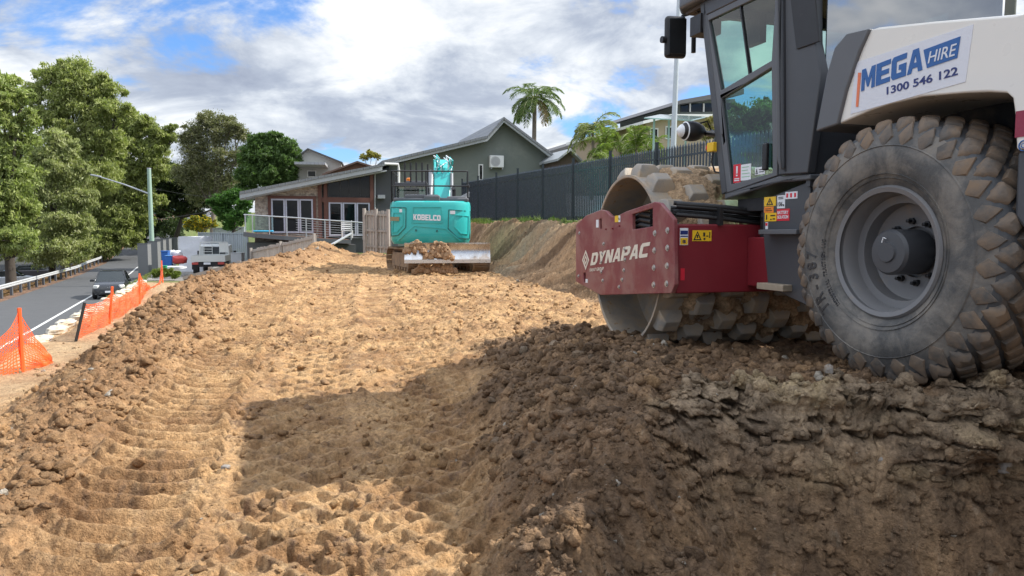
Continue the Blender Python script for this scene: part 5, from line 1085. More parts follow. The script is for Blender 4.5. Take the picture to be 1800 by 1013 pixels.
# ---------------------------------------------------------------- vehicles
def wheel_at(mb, x, y, r, w, mi=0, n=20):
    mb.lathe([(r * .62, x - w * .5), (r * .95, x - w * .5), (r, x - w * .35), (r, x + w * .35), (r * .95, x + w * .5), (r * .62, x + w * .5)], (0, y, r), 'x', n, mi)
M_carp = pm('dark grey car paint', (.022, .024, .027), .25, .3, .05, 3, 0, 10, coat=.6); M_cgl = glassm('car glass', (.2, .24, .25), .5)
def hatch(label):
    p = onY(189, 524, 41.5); x = -.5 * (float(road_line(41)) * -1 - float(road_edge(41)) * 1) if False else p.x; hd_ = math.atan2(.392, .92)
    z0 = -2.095; e = empty('parked_car', (x - .3, 42.6, z0), hd_ + math.pi, label, 'car')      # local +y = its front, towards the camera
    b = MB(); sec = [(-1.85, .62, .32, .95), (-1.80, .80, .22, 1.02), (-1.2, .84, .18, 1.0), (0, .85, .18, .98), (.9, .85, .18, .97), (1.25, .84, .2, .93), (1.7, .76, .22, .80), (1.88, .60, .28, .62)]
    vs = []
    for y, hw, zl_, zh in sec:
        vs += [(-hw * .86, y, zl_), (-hw, y, zl_ + .14), (-hw, y, zh - .18), (-hw * .9, y, zh), (hw * .9, y, zh), (hw, y, zh - .18), (hw, y, zl_ + .14), (hw * .86, y, zl_)]
    k = 8; b.add(vs, [(i * k + j, i * k + (j + 1) % k, (i + 1) * k + (j + 1) % k, (i + 1) * k + j) for i in range(len(sec) - 1) for j in range(k)] + [tuple(range(k)), tuple(range((len(sec) - 1) * k, len(sec) * k))])
    bo = b.build('body', M_carp, e, 45)
    g = MB(); lo_ = [(-.76, -1.75, .96), (.76, -1.75, .96), (.78, .85, .96), (-.78, .85, .96)]; hi = [(-.58, -1.35, 1.46), (.58, -1.35, 1.46), (.6, .2, 1.5), (-.6, .2, 1.5)]
    g.add(lo_ + hi, [(0, 1, 5, 4), (1, 2, 6, 5), (2, 3, 7, 6), (3, 0, 4, 7), (4, 5, 6, 7)]); g.build('windows', M_cgl, e, None, .03)
    r_ = MB(); r_.add([(v[0] * 1.02, v[1], v[2] + dz_) for dz_ in (-.005, .035) for v in hi], [(0, 1, 2, 3), (4, 5, 6, 7), (0, 1, 5, 4), (1, 2, 6, 5), (2, 3, 7, 6), (3, 0, 4, 7)])
    for i in range(4): r_.bar(Vector(lo_[i]) * 1.01, Vector(hi[i]) * 1.005, .07, .05)
    for s_ in (-1, 1): r_.bar((s_ * .785, -.5, .96), (s_ * .61, -.45, 1.48), .06, .05)
    r_.build('roof', M_carp, e, None, .02)
    for sx in (-1, 1):
        for y in (-1.2, 1.22):
            w_ = MB(); wheel_at(w_, sx * .76, y, .3, .2); wo_ = w_.build('wheel', M_rubb, e, 40); h2 = MB(); h2.lathe([(.001, sx * .87), (.19, sx * .86), (.19, sx * .7)], (0, y, .3), 'x', 16); h2.build('hubcap', M_gal, wo_, 40)
        l = MB(); l.box((sx * .62, 1.72, .70), (.28, .22, .2), Matrix.Rotation(-sx * .5, 3, 'Z')); l.build('headlight', pm('headlight', (.65, .66, .62), .15), e, None, .05, 3)
        q = MB(); q.box((sx * .95, .62, 1.0), (.2, .1, .13)); q.build('mirror', M_carp, e, None, .03, 3)
    MB().bx((-.35, 1.83, .30), (.35, 1.9, .36)).bx((-.5, 1.80, .5), (.5, 1.86, .58)).build('grille', M_black, e); MB().bx((-.19, 1.89, .38), (.19, 1.905, .48)).build('number_plate', M_stw, e); MB().lathe([(.02, 1.84), (.07, 1.85), (.07, 1.86)], (0, 0, .66), 'y', 14).build('badge', M_gal, e)
    return e
hatch('small dark grey hatchback parked facing downhill at the edge of the road')
M_sil = pm('silver paint', (.55, .57, .56), .4, .2, .04); M_tray = pm('tray aluminium', (.62, .63, .60), .45, .2, .06)
px = onY(363.5, 470, 41).x; zg = -.85; ut = empty('flatbed_ute', (px, 41.2, zg), R_(14), 'silver ute with a flat aluminium tray parked in the driveway', 'ute')
W_ = .9; t = MB(); t.bx((-W_, 0, .83), (W_, 2.4, .9)); t.bx((-W_, 0, .9), (-W_ + .04, 2.4, 1.18)); t.bx((W_ - .04, 0, .9), (W_, 2.4, 1.18)); t.bx((-W_ + .042, 0, .9), (W_ - .042, .04, 1.18)); t.build('tray', M_tray, ut)
h_ = MB()
for x in (-W_ + .05, W_ - .05): h_.bar((x, 2.35, .9), (x * .86, 2.35, 1.9), .05, .05)
h_.bar((-W_ * .83, 2.35, 1.9), (W_ * .83, 2.35, 1.9), .05, .05)
for z in (1.35, 1.5, 1.65, 1.78): h_.bar((-W_ * .86, 2.35, z), (-.1, 2.35, z), .025)
for x in (-.55, -.1, .3): h_.bar((x, 2.35, .9), (x, 2.35, 1.9), .03)
h_.bx((.3, 2.34, 1.3), (.8, 2.36, 1.85)); h_.build('headboard', M_tray, ut)
c_ = MB(); c_.prism([(2.45, .5), (2.45, 1.0), (2.55, 1.72), (3.5, 1.78), (4.0, 1.15), (5.0, 1.0), (5.05, .45)], 'x', -.86, .86); c_.build('cab', M_sil, ut, None, .07, 3)
MB().bx((-.6, 2.47, 1.2), (.6, 2.5, 1.62)).build('rear_window', M_cgl, ut)
for sx in (-1, 1):
    for y in (.65, 4.1):
        w_ = MB(); wheel_at(w_, sx * .72, y, .36, .24); w_.build('wheel', M_rubb, ut, 40)
    MB().box((sx * .68, -.02, .74), (.34, .05, .13)).build('tail_light', pm('tail light', (.45, .06, .05), .3), ut, None, .01); MB().box((sx * 1.02, 3.5, 1.25), (.16, .1, .26)).build('mirror', M_black, ut, None, .02)
    MB().bx((sx * .72 - .16, .2, .4), (sx * .72 + .16, .23, .75)).build('mud_flap', M_black, ut)
MB().bx((-.8, .05, .55), (.8, 2.3, .8)).build('chassis', M_dark, ut); MB().box((-.05, -.025, .74), (.36, .02, .12)).build('number_plate', M_stw, ut)
# parked cars glimpsed under the trees
for i, (p_, y_, col, lb) in enumerate(((12, 60, (.55, .56, .58), 'silver car seen between the trunks at the far left'), (55, 70, (.03, .03, .035), 'dark car seen between the trunks beyond the guardrail'))):
    p = onY(p_, 470, y_); zc_ = float(road_z(y_)) - .7; e = empty('parked_car', (p.x, y_, zc_), R_(-65), lb, 'car', 'cars half hidden under the gum trees'); mm = pm('car paint', col, .3, .2)
    MB().prism([(-2.1, .25), (-2.15, .8), (-1.3, .9), (1.3, .92), (2.1, .75), (2.1, .25)], 'x', -.85, .85).build('body', mm, e, None, .08, 3); MB().prism([(-1.4, .9), (-.9, 1.4), (.5, 1.42), (1.2, .92)], 'x', -.7, .7).build('windows', M_cgl, e, None, .05)
    for sx in (-1, 1):
        for y in (-1.3, 1.3): w_ = MB(); wheel_at(w_, sx * .76, y, .32, .2); w_.build('wheel', M_rubb, e, 40)
# ---------------------------------------------------------------- items round the driveway
a, b = onY(313, 416, 46), onY(362, 416, 46); zg = -.85; n = 22; vs = []; w_ = (b.x - a.x); h = a.z - zg
m = MB(); rg = random.Random(3); K = 20; L_ = 14
for i in range(L_):
    f = i / (L_ - 1)
    for j in range(K):
        an = 2 * math.pi * j / K; sx, sy = math.cos(an), math.sin(an); q = max(abs(sx), abs(sy)); vs.append((sx / q * w_ / 2 * (1 + rg.uniform(-.05, .03)), sy / q * .7 * (1 + rg.uniform(-.06, .03)), h * f + rg.uniform(-.03, .03)))
m.add(vs, [(i * K + j, i * K + (j + 1) % K, (i + 1) * K + (j + 1) % K, (i + 1) * K + j) for i in range(L_ - 1) for j in range(K)] + [tuple(range(K)), tuple(range((L_ - 1) * K, L_ * K))])
o = m.build('wrapped_load', pm('white plastic wrap', (.66, .67, .70), .3, 0, .1, 3, .02, 8), None, 60); o.location = ((a.x + b.x) / 2, 46.5, zg); tag(o, 'tall load wrapped in white plastic beside the ute', 'wrapped load')
def bin_(label, px0, px1, pyt, d, h, mat, lidm, name='wheelie_bin', cat='bin', g=None):
    a, b = onY(px0, pyt, d), onY(px1, pyt, d); w_ = b.x - a.x; e = empty(name, ((a.x + b.x) / 2, d, a.z - h), R_(8), label, cat, g); m = MB(); s_ = .82
    vs = [(-w_ / 2 * s_, -w_ / 2 * s_, .05), (w_ / 2 * s_, -w_ / 2 * s_, .05), (w_ / 2 * s_, w_ / 2 * s_, .05), (-w_ / 2 * s_, w_ / 2 * s_, .05), (-w_ / 2, -w_ / 2, h * .93), (w_ / 2, -w_ / 2, h * .93), (w_ / 2, w_ / 2, h * .93), (-w_ / 2, w_ / 2, h * .93)]
    m.add(vs, [(0, 1, 2, 3), (4, 5, 6, 7), (0, 1, 5, 4), (1, 2, 6, 5), (2, 3, 7, 6), (3, 0, 4, 7)]); m.build('body', mat, e, None, .03)
    MB().bx((-w_ / 2 - .02, -w_ / 2 - .03, h * .935), (w_ / 2 + .02, w_ / 2 + .02, h)).build('lid', lidm, e, None, .02)
    for sx in (-1, 1): mm = MB(); wheel_at(mm, sx * w_ * .42, w_ * .4, .09, .04, n=12); mm.build('wheel', M_rubb, e)
    return e
M_bb = pm('blue plastic', (.02, .12, .42), .4); M_gb = pm('green plastic', (.03, .33, .16), .5); M_rp = pm('red plastic', (.6, .07, .06), .5); M_wp = pm('white plastic bag', (.75, .76, .78), .5, 0, .1, 4, .03, 12)
bin_('blue plastic bin in front of the third pillar', 285, 297, 441, 41, .95, M_bb, M_bb); bin_('small blue crate stacked against the white bags', 292, 302, 449, 40, .62, M_bb, pm('blue lid', (.1, .25, .5), .4), 'plastic_crate', 'crate')
bin_('small green bucket in front of the blue bin', 285, 293, 467, 37, .34, M_gb, M_gb, 'bucket', 'bucket')
def lump(name, label, cat, p, sx, sy, sz, mat, seed, g=None, rz=0, n=12):
    r = random.Random(seed); m = MB(); vs = []
    for i in range(n + 1):
        th = math.pi * i / n
        for j in range(16):
            ph = 2 * math.pi * j / 16; k = 1 + r.uniform(-.12, .12); x, y, z = math.sin(th) * math.cos(ph), math.sin(th) * math.sin(ph), math.cos(th)
            f = lambda v: math.copysign(abs(v) ** .7, v); vs.append((f(x) * sx * k, f(y) * sy * k, sz + f(z) * sz * k))
    m.add(vs, [(i * 16 + j, i * 16 + (j + 1) % 16, (i + 1) * 16 + (j + 1) % 16, (i + 1) * 16 + j) for i in range(n) for j in range(16)]); o = m.build(name, mat, None, 60); o.location = p; o.rotation_euler = (0, 0, rz); return tag(o, label, cat, g)
p = onY(311, 464, 41); lump('red_tub', 'red plastic tub lying beside the blue bin', 'tub', (p.x, 41.3, p.z), .42, .3, .22, M_rp, 1)  # red tub, modelled as a plain rounded lump
p = onY(312, 452, 41.5); lump('sack', 'white and pink sack on top of the red tub', 'sack', (p.x - .1, 41.6, p.z - .05), .3, .25, .2, M_wp, 2)
p = onY(304, 456, 42); lump('sack', 'tall white sack between the blue bin and red tub', 'sack', (p.x - .1, 42.2, p.z - .4), .2, .2, .45, M_wp, 7)
p = onY(306, 470, 38.5); lump('plastic_sheet', 'crumpled white plastic sheet on the driveway edge', 'plastic sheet', (p.x, 38.6, p.z - .1), .6, .3, .08, M_wp, 4)
p = onY(418, 452, 41); m = MB(); m.bx((-.3, -.25, 0), (.3, .25, .5)); m.bx((-.32, -.27, .5), (.32, .27, .54)); o = m.build('grey_box', pm('pale grey box', (.4, .41, .42), .5), None, None, .03); o.location = (p.x, 41, p.z - .3); tag(o, 'pale grey box by the sheet fence right of the ute', 'box')
# ---------------------------------------------------------------- more houses
M_beige = pm('beige brick', (.46, .37, .26), .85, 0, .1, 6, .004, 30); M_cream = ribbed('cream sheeting', (.52, .53, .40), 0, .25); M_dro = pm('dark roof', (.09, .09, .095), .6, 0, .1); M_gro = ribbed('grey roof sheets', (.33, .34, .35), 0, .3)
def gable_house(name, label, d, rz, wall, roofm, wm, y1, ridge_only=False, eave=6, th=4):
    """wall = list of pixel outlines on the front plane; roof = pixel lines"""
    q = onY(wall[0][0], wall[0][1], d); M_ = frame((q.x, d, 0), rz); e = empty(name, (q.x, d, 0), rz, label, 'house')
    def L_(pts, y=0.): return [(onpl(M_, a, b, 1, y).x, onpl(M_, a, b, 1, y).z) for a, b in pts]
    MB().prism(L_(wall), 'y', 0, y1).build('wall', wm, e)
    for line in roofm:
        P_ = L_(line[1], -.4); w_ = line[2] / 1300 * d; MB().prism([P_ + [(x, z - w_) for x, z in P_][::-1]], 'y', -.45, y1 + .4).build('roof', line[0], e)
    return e, L_
def win(e, L_, x0, x1, y0, y1, fm=M_wht, gm=M_wglass):
    q = L_([(x0, y0), (x1, y1)]); f = MB().bx((q[0][0], -.06, q[1][1]), (q[1][0], -.003, q[0][1])).build('window', fm, e); t = .07
    MB().bx((q[0][0] + t, -.075, q[1][1] + t), (q[1][0] - t, -.062, q[0][1] - t)).build('pane', gm, f); return f
e, L_ = gable_house('neighbour_house', 'pale gabled house rising behind the left roof of the grey house', 62, R_(10), [(520, 330), (522, 276), (541, 262), (600, 286), (600, 330)], [(M_dro, [(520, 276), (541, 260.5), (602, 285)], 2.2)], pm('pale grey cladding', (.40, .40, .37), .8), 9); win(e, L_, 540, 556, 300, 312)
q = L_([(522, 282), (575, 297)], -1.2); MB().bx((q[0][0], -3.2, q[1][1] + .15), (q[1][0], -.01, q[1][1] + .35)).build('patio_roof', M_gro, e)
e, L_ = gable_house('neighbour_house', 'low brick house with a brown roof just left of the gable', 58, R_(10), [(572, 330), (572, 303), (628, 286), (676, 300), (676, 330)], [(pm('brown roof', (.16, .10, .075), .8), [(566, 306), (628, 283), (680, 300)], 3)], pm('brown brick', (.2, .1, .06), .8), 8); win(e, L_, 600, 615, 304, 314)
e, L_ = gable_house('neighbour_house', 'long low house with a grey roof behind the palms', 52, R_(22), [(978, 330), (978, 264), (1085, 234), (1131, 222), (1131, 330)], [(M_dro, [(972, 264), (1134, 215)], 5)], pm('weatherboard', (.30, .33, .35), .8), 8)
q = L_([(1084, 238), (1129, 226), (1129, 252), (1084, 258)], -.02); MB().prism(q, 'y', -.08, -.01).build('ribbed_wall', M_cream, e); win(e, L_, 1010, 1035, 266, 282)
q = L_([(1010, 256), (1084, 236), (1084, 246), (1010, 266)], -.02); MB().prism(q, 'y', -.07, -.012).build('fascia', M_wht, e)
e, L_ = gable_house('shed', 'small grey gabled shed just above the fence left of the palms', 44, R_(20), [(984, 300), (984, 276), (1003, 264), (1022, 282), (1022, 300)], [(M_fas, [(980, 279), (1003, 261), (1026, 284)], 4)], pm('shed timber', (.16, .12, .1), .8), 4)
e['category'] = 'shed'
e, L_ = gable_house('brick_house', 'two storey beige brick house with a dark roof right of the light pole', 40, R_(20), [(1135, 330), (1135, 212), (1180, 205), (1290, 205), (1290, 330)], [(M_wht, [(1130, 213), (1178, 201), (1292, 201)], 5)], M_beige, 9)
win(e, L_, 1142, 1156, 225, 252); win(e, L_, 1169, 1186, 222, 246); win(e, L_, 1215, 1235, 222, 244)
q = L_([(1192, 178), (1292, 174), (1292, 200), (1192, 200)], 1.2); MB().prism(q, 'y', 1.2, 8).build('upper_wall', M_rend, e); q = L_([(1196, 183), (1290, 181), (1290, 196), (1196, 197)], 1.19); MB().prism(q, 'y', 1.15, 1.19).build('upper_window', M_wglass, e)
for px in (1212, 1236, 1258): q = L_([(px, 182), (px + 2, 197)], 1.1); MB().bx((q[0][0], 1.08, q[1][1]), (q[1][0], 1.14, q[0][1])).build('mullion', M_wht, e)
q = L_([(1168, 190), (1190, 178), (1300, 158), (1300, 168), (1192, 184)], .6); MB().prism(q, 'y', .2, 9).build('upper_roof', M_dro, e)
e = empty('carport_frame', onY(1133, 300, 33), 0, 'pale green steel canopy frame in front of the brick house', 'canopy'); O = Vector(e.location); Mg = pm('pale green steel', (.42, .56, .54), .4)
for px, y, t_ in ((1150, 33, 210), (1176, 33, 212), (1206, 35, 214)): a, b = onY(px, t_, y) - O, onY(px - 2, 290, y) - O; MB().bar(b, a, .08, .08).build('post', Mg, e)
vs = [onY(px, py, y) - O for px, py, y in ((1132, 209, 32), (1215, 213, 32), (1240, 207, 36), (1160, 203, 36))]; MB().add(vs + [v + Vector((0, 0, .05)) for v in vs], [(0, 1, 2, 3), (4, 5, 6, 7), (0, 1, 5, 4), (1, 2, 6, 5), (2, 3, 7, 6), (3, 0, 4, 7)]).build('canopy_sheet', glassm('canopy glass', (.6, .78, .76), .4, .1, (.4, .55, .52)), e)
# ---------------------------------------------------------------- vegetation
def leafmat(name, spread=.25):
    m = newmat(name); a = N('ShaderNodeAttribute'); a.attribute_name = 'col'
    b = N('ShaderNodeBsdfPrincipled'); LK(a.outputs['Color'], b.inputs['Base Color']); b.inputs['Roughness'].default_value = .5; b.inputs['Specular IOR Level'].default_value = .35
    t = N('ShaderNodeBsdfTranslucent'); LK(mixc(1, a.outputs['Color'], (1.3, 1.5, .7), 'MULTIPLY'), t.inputs[0]); x = N('ShaderNodeMixShader'); x.inputs[0].default_value = spread; LK(b.outputs[0], x.inputs[1]); LK(t.outputs[0], x.inputs[2]); o = N('ShaderNodeOutputMaterial'); LK(x.outputs[0], o.inputs[0]); return m
M_leaf = leafmat('leaf', .35); M_bark = pm('grey bark', (.20, .165, .135), .9, 0, .35, 3, .02, 20); M_barkd = pm('dark bark', (.06, .048, .038), .9, 0, .35, 3, .02, 20)
def cards(name, P_, L_, W_, D_, cols, rng, parent=None, bend=.0):
    """P_ centres, D_ unit long axis, quads with random roll"""
    n = len(P_); r = rng.normal(size=(n, 3)); s_ = np.cross(D_, r); s_ /= np.linalg.norm(s_, axis=1, keepdims=True) + 1e-9
    a = P_ - D_ * L_[:, None] * .5; b = P_ + D_ * L_[:, None] * .5; w_ = W_[:, None] * .5
    V = np.stack([a, P_ + s_ * w_, b, P_ - s_ * w_], 1).reshape(-1, 3); F = np.arange(4 * n).reshape(n, 4)
    o = np_mesh(name, V, F, M_leaf, np.repeat(cols, 4, 0), False)
    if parent: o.parent = parent
    return o
def tree(name, label, cat, base, lobes, n, size, cols, seed, droop=.5, trunk_r=.25, bark=None, group=None, clump=.55, fill=.45, dens=None, branches=True, flowers=None, per=60):
    """lobes: (px, py, radius px, depth)"""
    rng = np.random.default_rng(seed); e = empty(name, base, 0, label, cat, group); B = np.array(base)
    C = []; R = []
    for px, py, rp, d in lobes: q = onY(px, py, d); C.append(np.array(q) - B); R.append(rp / 1300 * d)
    C = np.array(C); R = np.array(R); C0, R0 = C, R
    q_ = rng.normal(size=(len(C) * 4, 3)); q_ /= np.linalg.norm(q_, axis=1, keepdims=True); q_[:, 2] = np.abs(q_[:, 2]) * .8 - .1; C = np.concatenate([C, np.repeat(C0, 4, 0) + q_ * np.repeat(R0, 4)[:, None] * rng.uniform(.8, 1.25, (len(q_), 1))]); R = np.concatenate([R0 * .86, np.repeat(R0, 4) * rng.uniform(.22, .42, len(q_))])
    pr = R ** 2 / (R ** 2).sum(); n = int(n * 2.1); nc = max(8, n // per); li = rng.choice(len(C), nc, p=pr)
    dv = rng.normal(size=(nc, 3)); dv /= np.linalg.norm(dv, axis=1, keepdims=True); rad = rng.uniform(0, 1, nc) ** fill
    cc = C[li] + dv * (R[li] * rad)[:, None] * np.array([1, .9, .92]); cs = clump * np.minimum(R[li], 1.7) * rng.uniform(.2, .42, nc)
    ci = np.repeat(np.arange(nc), per); m = len(ci); off = rng.normal(size=(m, 3)) * cs[ci][:, None] * np.array([1, 1, .62]); Pp = cc[ci] + off
    Pp[:, 2] = np.maximum(Pp[:, 2], .15)
    D_ = rng.normal(size=(m, 3)); D_[:, 2] -= droop * 1.6; D_ /= np.linalg.norm(D_, axis=1, keepdims=True)
    c0, c1, c2 = [np.array(c) for c in cols]; t = rng.uniform(0, 1, (nc, 1)); cl = (c0 + (c1 - c0) * t)[ci]; t2 = rng.uniform(0, 1, (m, 1)); cl = cl + (c2 - cl) * np.clip(t2 - .6, 0, 1) * .9; cl = cl * rng.uniform(.75, 1.25, (m, 1))
    if flowers is not None: k = rng.uniform(0, 1, m) < flowers[1]; cl[k] = np.array(flowers[0]) * rng.uniform(.8, 1.15, (k.sum(), 1))
    L_ = size * .72 * rng.uniform(.7, 1.5, m); cards('foliage', Pp, L_, L_ * rng.uniform(.2, .38, m), D_, cl, rng, e)
    if branches:
        tb = MB(); top = C[np.argmax(C[:, 2])]; mid = C.mean(0); fork = np.array([mid[0] * .55, mid[1] * .5, min(mid[2] * .6, 4.5)]); rg = random.Random(seed)
        tb.tube([(0, 0, -.6), (fork[0] * .3, fork[1] * .3, fork[2] * .45), tuple(fork)], [trunk_r * 1.25, trunk_r, trunk_r * .8], 10)
        for c, r in zip(C0, R0):
            s_ = fork * (1, 1, 1) if c[2] > fork[2] else np.array([0, 0, fork[2] * .5]); k1 = s_ + (c - s_) * .4 + np.array([rg.uniform(-.5, .5), rg.uniform(-.5, .5), rg.uniform(0, .6)]); tb.tube([tuple(s_), tuple(k1), tuple(c)], [trunk_r * .55, trunk_r * .35, trunk_r * .12], 6)
            for _ in range(4):
                dd = np.array([rg.gauss(0, 1), rg.gauss(0, 1), rg.gauss(.4, .8)]); dd /= np.linalg.norm(dd); k2 = c + dd * r * .85; tb.tube([tuple(k1 * .3 + c * .7), tuple(c + dd * r * .4), tuple(k2)], [trunk_r * .2, trunk_r * .12, trunk_r * .04], 5)
        tb.build('trunk', bark or M_bark, e, 60)
    return e
GUM = ((.20, .235, .075), (.34, .365, .13), (.52, .53, .26)); DKG = ((.06, .11, .03), (.11, .18, .05), (.19, .27, .09)); GRY = ((.13, .14, .075), (.21, .205, .11), (.32, .30, .17))
def tb_(px, d): q = onY(px, 450, d); return (q.x, d, gz(q.x, d) - .1)
G = 'gum trees beyond the guardrail'
tree('gum_tree', 'tallest spreading gum tree standing behind the others at the left', 'tree', tb_(112, 72), [(128, 128, 34, 72), (90, 135, 30, 72), (160, 150, 34, 72), (60, 165, 24, 72), (190, 165, 26, 73), (120, 175, 40, 72), (165, 200, 40, 72), (85, 210, 34, 72), (212, 200, 24, 72), (140, 245, 42, 72), (190, 250, 34, 73), (115, 300, 45, 72), (170, 310, 42, 72), (70, 290, 35, 72)], 52000, .42, GUM, 11, .7, .38, group=G, bark=M_barkd)
tree('gum_tree', 'gum tree cropped by the left edge of the picture', 'tree', tb_(18, 50), [(5, 150, 30, 50), (35, 170, 24, 50), (-15, 190, 40, 50), (22, 215, 34, 50), (45, 250, 24, 50), (0, 270, 42, 50), (30, 320, 42, 50), (-10, 350, 45, 50), (20, 380, 42, 50), (-25, 300, 50, 50), (30, 425, 34, 49), (0, 430, 34, 50), (-60, 250, 55, 51), (-50, 370, 55, 50)], 46000, .36, ((.20, .25, .075), (.34, .375, .13), (.50, .54, .26)), 12, .7, .3, group=G, bark=M_barkd)
tree('gum_tree', 'rounded pale green gum in front, right of the leftmost one', 'tree', tb_(88, 61), [(95, 245, 24, 61), (110, 262, 26, 61), (72, 275, 26, 61), (100, 300, 36, 61), (135, 305, 26, 61), (75, 330, 32, 61), (115, 350, 38, 61), (150, 350, 24, 61), (70, 380, 32, 61), (105, 395, 34, 60), (140, 395, 28, 61), (85, 430, 28, 60), (115, 442, 32, 60), (75, 448, 30, 60), (145, 435, 28, 61)], 42000, .34, ((.22, .25, .10), (.37, .385, .18), (.54, .55, .30)), 13, .8, .24, group=G, bark=M_barkd)
tree('gum_tree', 'wide olive gum behind the lamp arm of the power pole', 'tree', tb_(165, 88), [(225, 215, 24, 86), (250, 225, 26, 86), (285, 240, 24, 86), (303, 245, 14, 86), (215, 255, 32, 86), (265, 268, 32, 86), (190, 290, 34, 86), (235, 305, 38, 86), (280, 300, 24, 86), (200, 345, 38, 86), (245, 350, 34, 86), (175, 380, 28, 85), (215, 385, 32, 85), (250, 385, 20, 86), (190, 420, 26, 84), (225, 420, 26, 85), (160, 432, 30, 84), (190, 438, 26, 84)], 60000, .5, ((.185, .22, .07), (.31, .335, .12), (.47, .49, .23)), 14, .7, .3, group=G, bark=M_barkd)
tree('grey_tree', 'open grey brown tree with visible twigs in the middle of the tree line', 'tree', tb_(372, 74), [(375, 212, 22, 74), (350, 228, 24, 74), (402, 222, 22, 74), (330, 250, 20, 74), (380, 245, 30, 74), (420, 240, 18, 74), (345, 275, 30, 74), (390, 285, 32, 74), (425, 275, 22, 74), (325, 305, 26, 74), (365, 315, 32, 74), (405, 320, 26, 74), (350, 345, 22, 74)], 26000, .30, GRY, 15, .2, .26, clump=.9, fill=.6)
tree('dark_tree', 'dense dark green tree behind the left end of the house roof', 'tree', tb_(468, 62), [(455, 252, 20, 62), (480, 245, 18, 62), (505, 258, 20, 62), (520, 275, 14, 62), (440, 275, 24, 62), (475, 280, 30, 62), (505, 292, 24, 62), (440, 305, 26, 62), (478, 315, 30, 62), (430, 335, 20, 62), (510, 320, 18, 62)], 34000, .36, DKG, 16, .2, .22, bark=M_barkd)
tree('leafy_bush', 'glossy dark green bush left of the house corner', 'bush', tb_(412, 52), [(385, 355, 16, 52), (410, 345, 18, 52), (430, 360, 14, 51), (395, 375, 18, 52), (420, 380, 18, 51), (405, 395, 14, 52)], 15000, .26, ((.04, .10, .02), (.075, .17, .03), (.14, .25, .06)), 17, .1, .1, bark=M_barkd)
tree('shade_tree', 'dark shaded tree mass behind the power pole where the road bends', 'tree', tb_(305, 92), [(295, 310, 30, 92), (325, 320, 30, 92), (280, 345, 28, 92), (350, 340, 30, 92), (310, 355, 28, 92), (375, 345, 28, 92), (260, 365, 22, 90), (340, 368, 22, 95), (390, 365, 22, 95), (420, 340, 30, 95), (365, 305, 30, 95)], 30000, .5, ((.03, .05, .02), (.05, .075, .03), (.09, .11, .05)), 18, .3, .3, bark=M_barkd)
tree('flowering_shrub', 'shrub covered in yellow flowers behind the white wrapped load', 'shrub', tb_(352, 56), [(330, 392, 10, 56), (345, 388, 11, 56), (362, 390, 12, 56), (376, 394, 8, 56), (352, 400, 12, 56)], 9000, .17, ((.07, .12, .03), (.12, .18, .045), (.3, .3, .05)), 19, .0, .06, flowers=((.80, .55, .02), .3), branches=True)
tree('yellow_shrub', 'pale yellow green treetop behind the house roofs', 'shrub', tb_(648, 66), [(640, 276, 8, 66), (652, 272, 9, 66), (663, 276, 7, 66)], 2500, .2, ((.2, .2, .05), (.34, .3, .06), (.5, .42, .1)), 20, .0, .05)
tree('far_shrub', 'yellow green creeper against the right of the brick house', 'shrub', tb_(1250, 34), [(1250, 215, 14, 34), (1262, 235, 16, 34), (1246, 240, 12, 34), (1262, 205, 10, 34)], 3500, .13, ((.2, .17, .06), (.3, .25, .09), (.36, .32, .14)), 21, .2, .05)
tree('strappy_bush', 'spiky yellow green bush at the foot of the nearest pillar', 'bush', tb_(292, 37), [(275, 482, 7, 37), (292, 480, 9, 37), (310, 484, 8, 37)], 2500, .24, ((.12, .16, .03), (.2, .24, .06), (.3, .34, .1)), 22, -.9, .02, branches=False)
for i, (px, d, lb) in enumerate(((20, 96, 'leftmost distant tree beyond the lower road'), (150, 100, 'distant tree beyond the lower road behind the tallest gum'), (250, 104, 'distant tree behind the olive gum'))):
    tree('background_tree', lb, 'tree', tb_(px, d), [(px - 30, 330, 45, d), (px + 30, 340, 45, d), (px, 380, 45, d), (px - 50, 400, 40, d), (px + 50, 400, 40, d), (px, 420, 30, d)], 12000, .7, ((.05, .08, .03), (.08, .11, .045), (.14, .17, .07)), 30 + i, .3, .3, bark=M_barkd, group='distant trees')
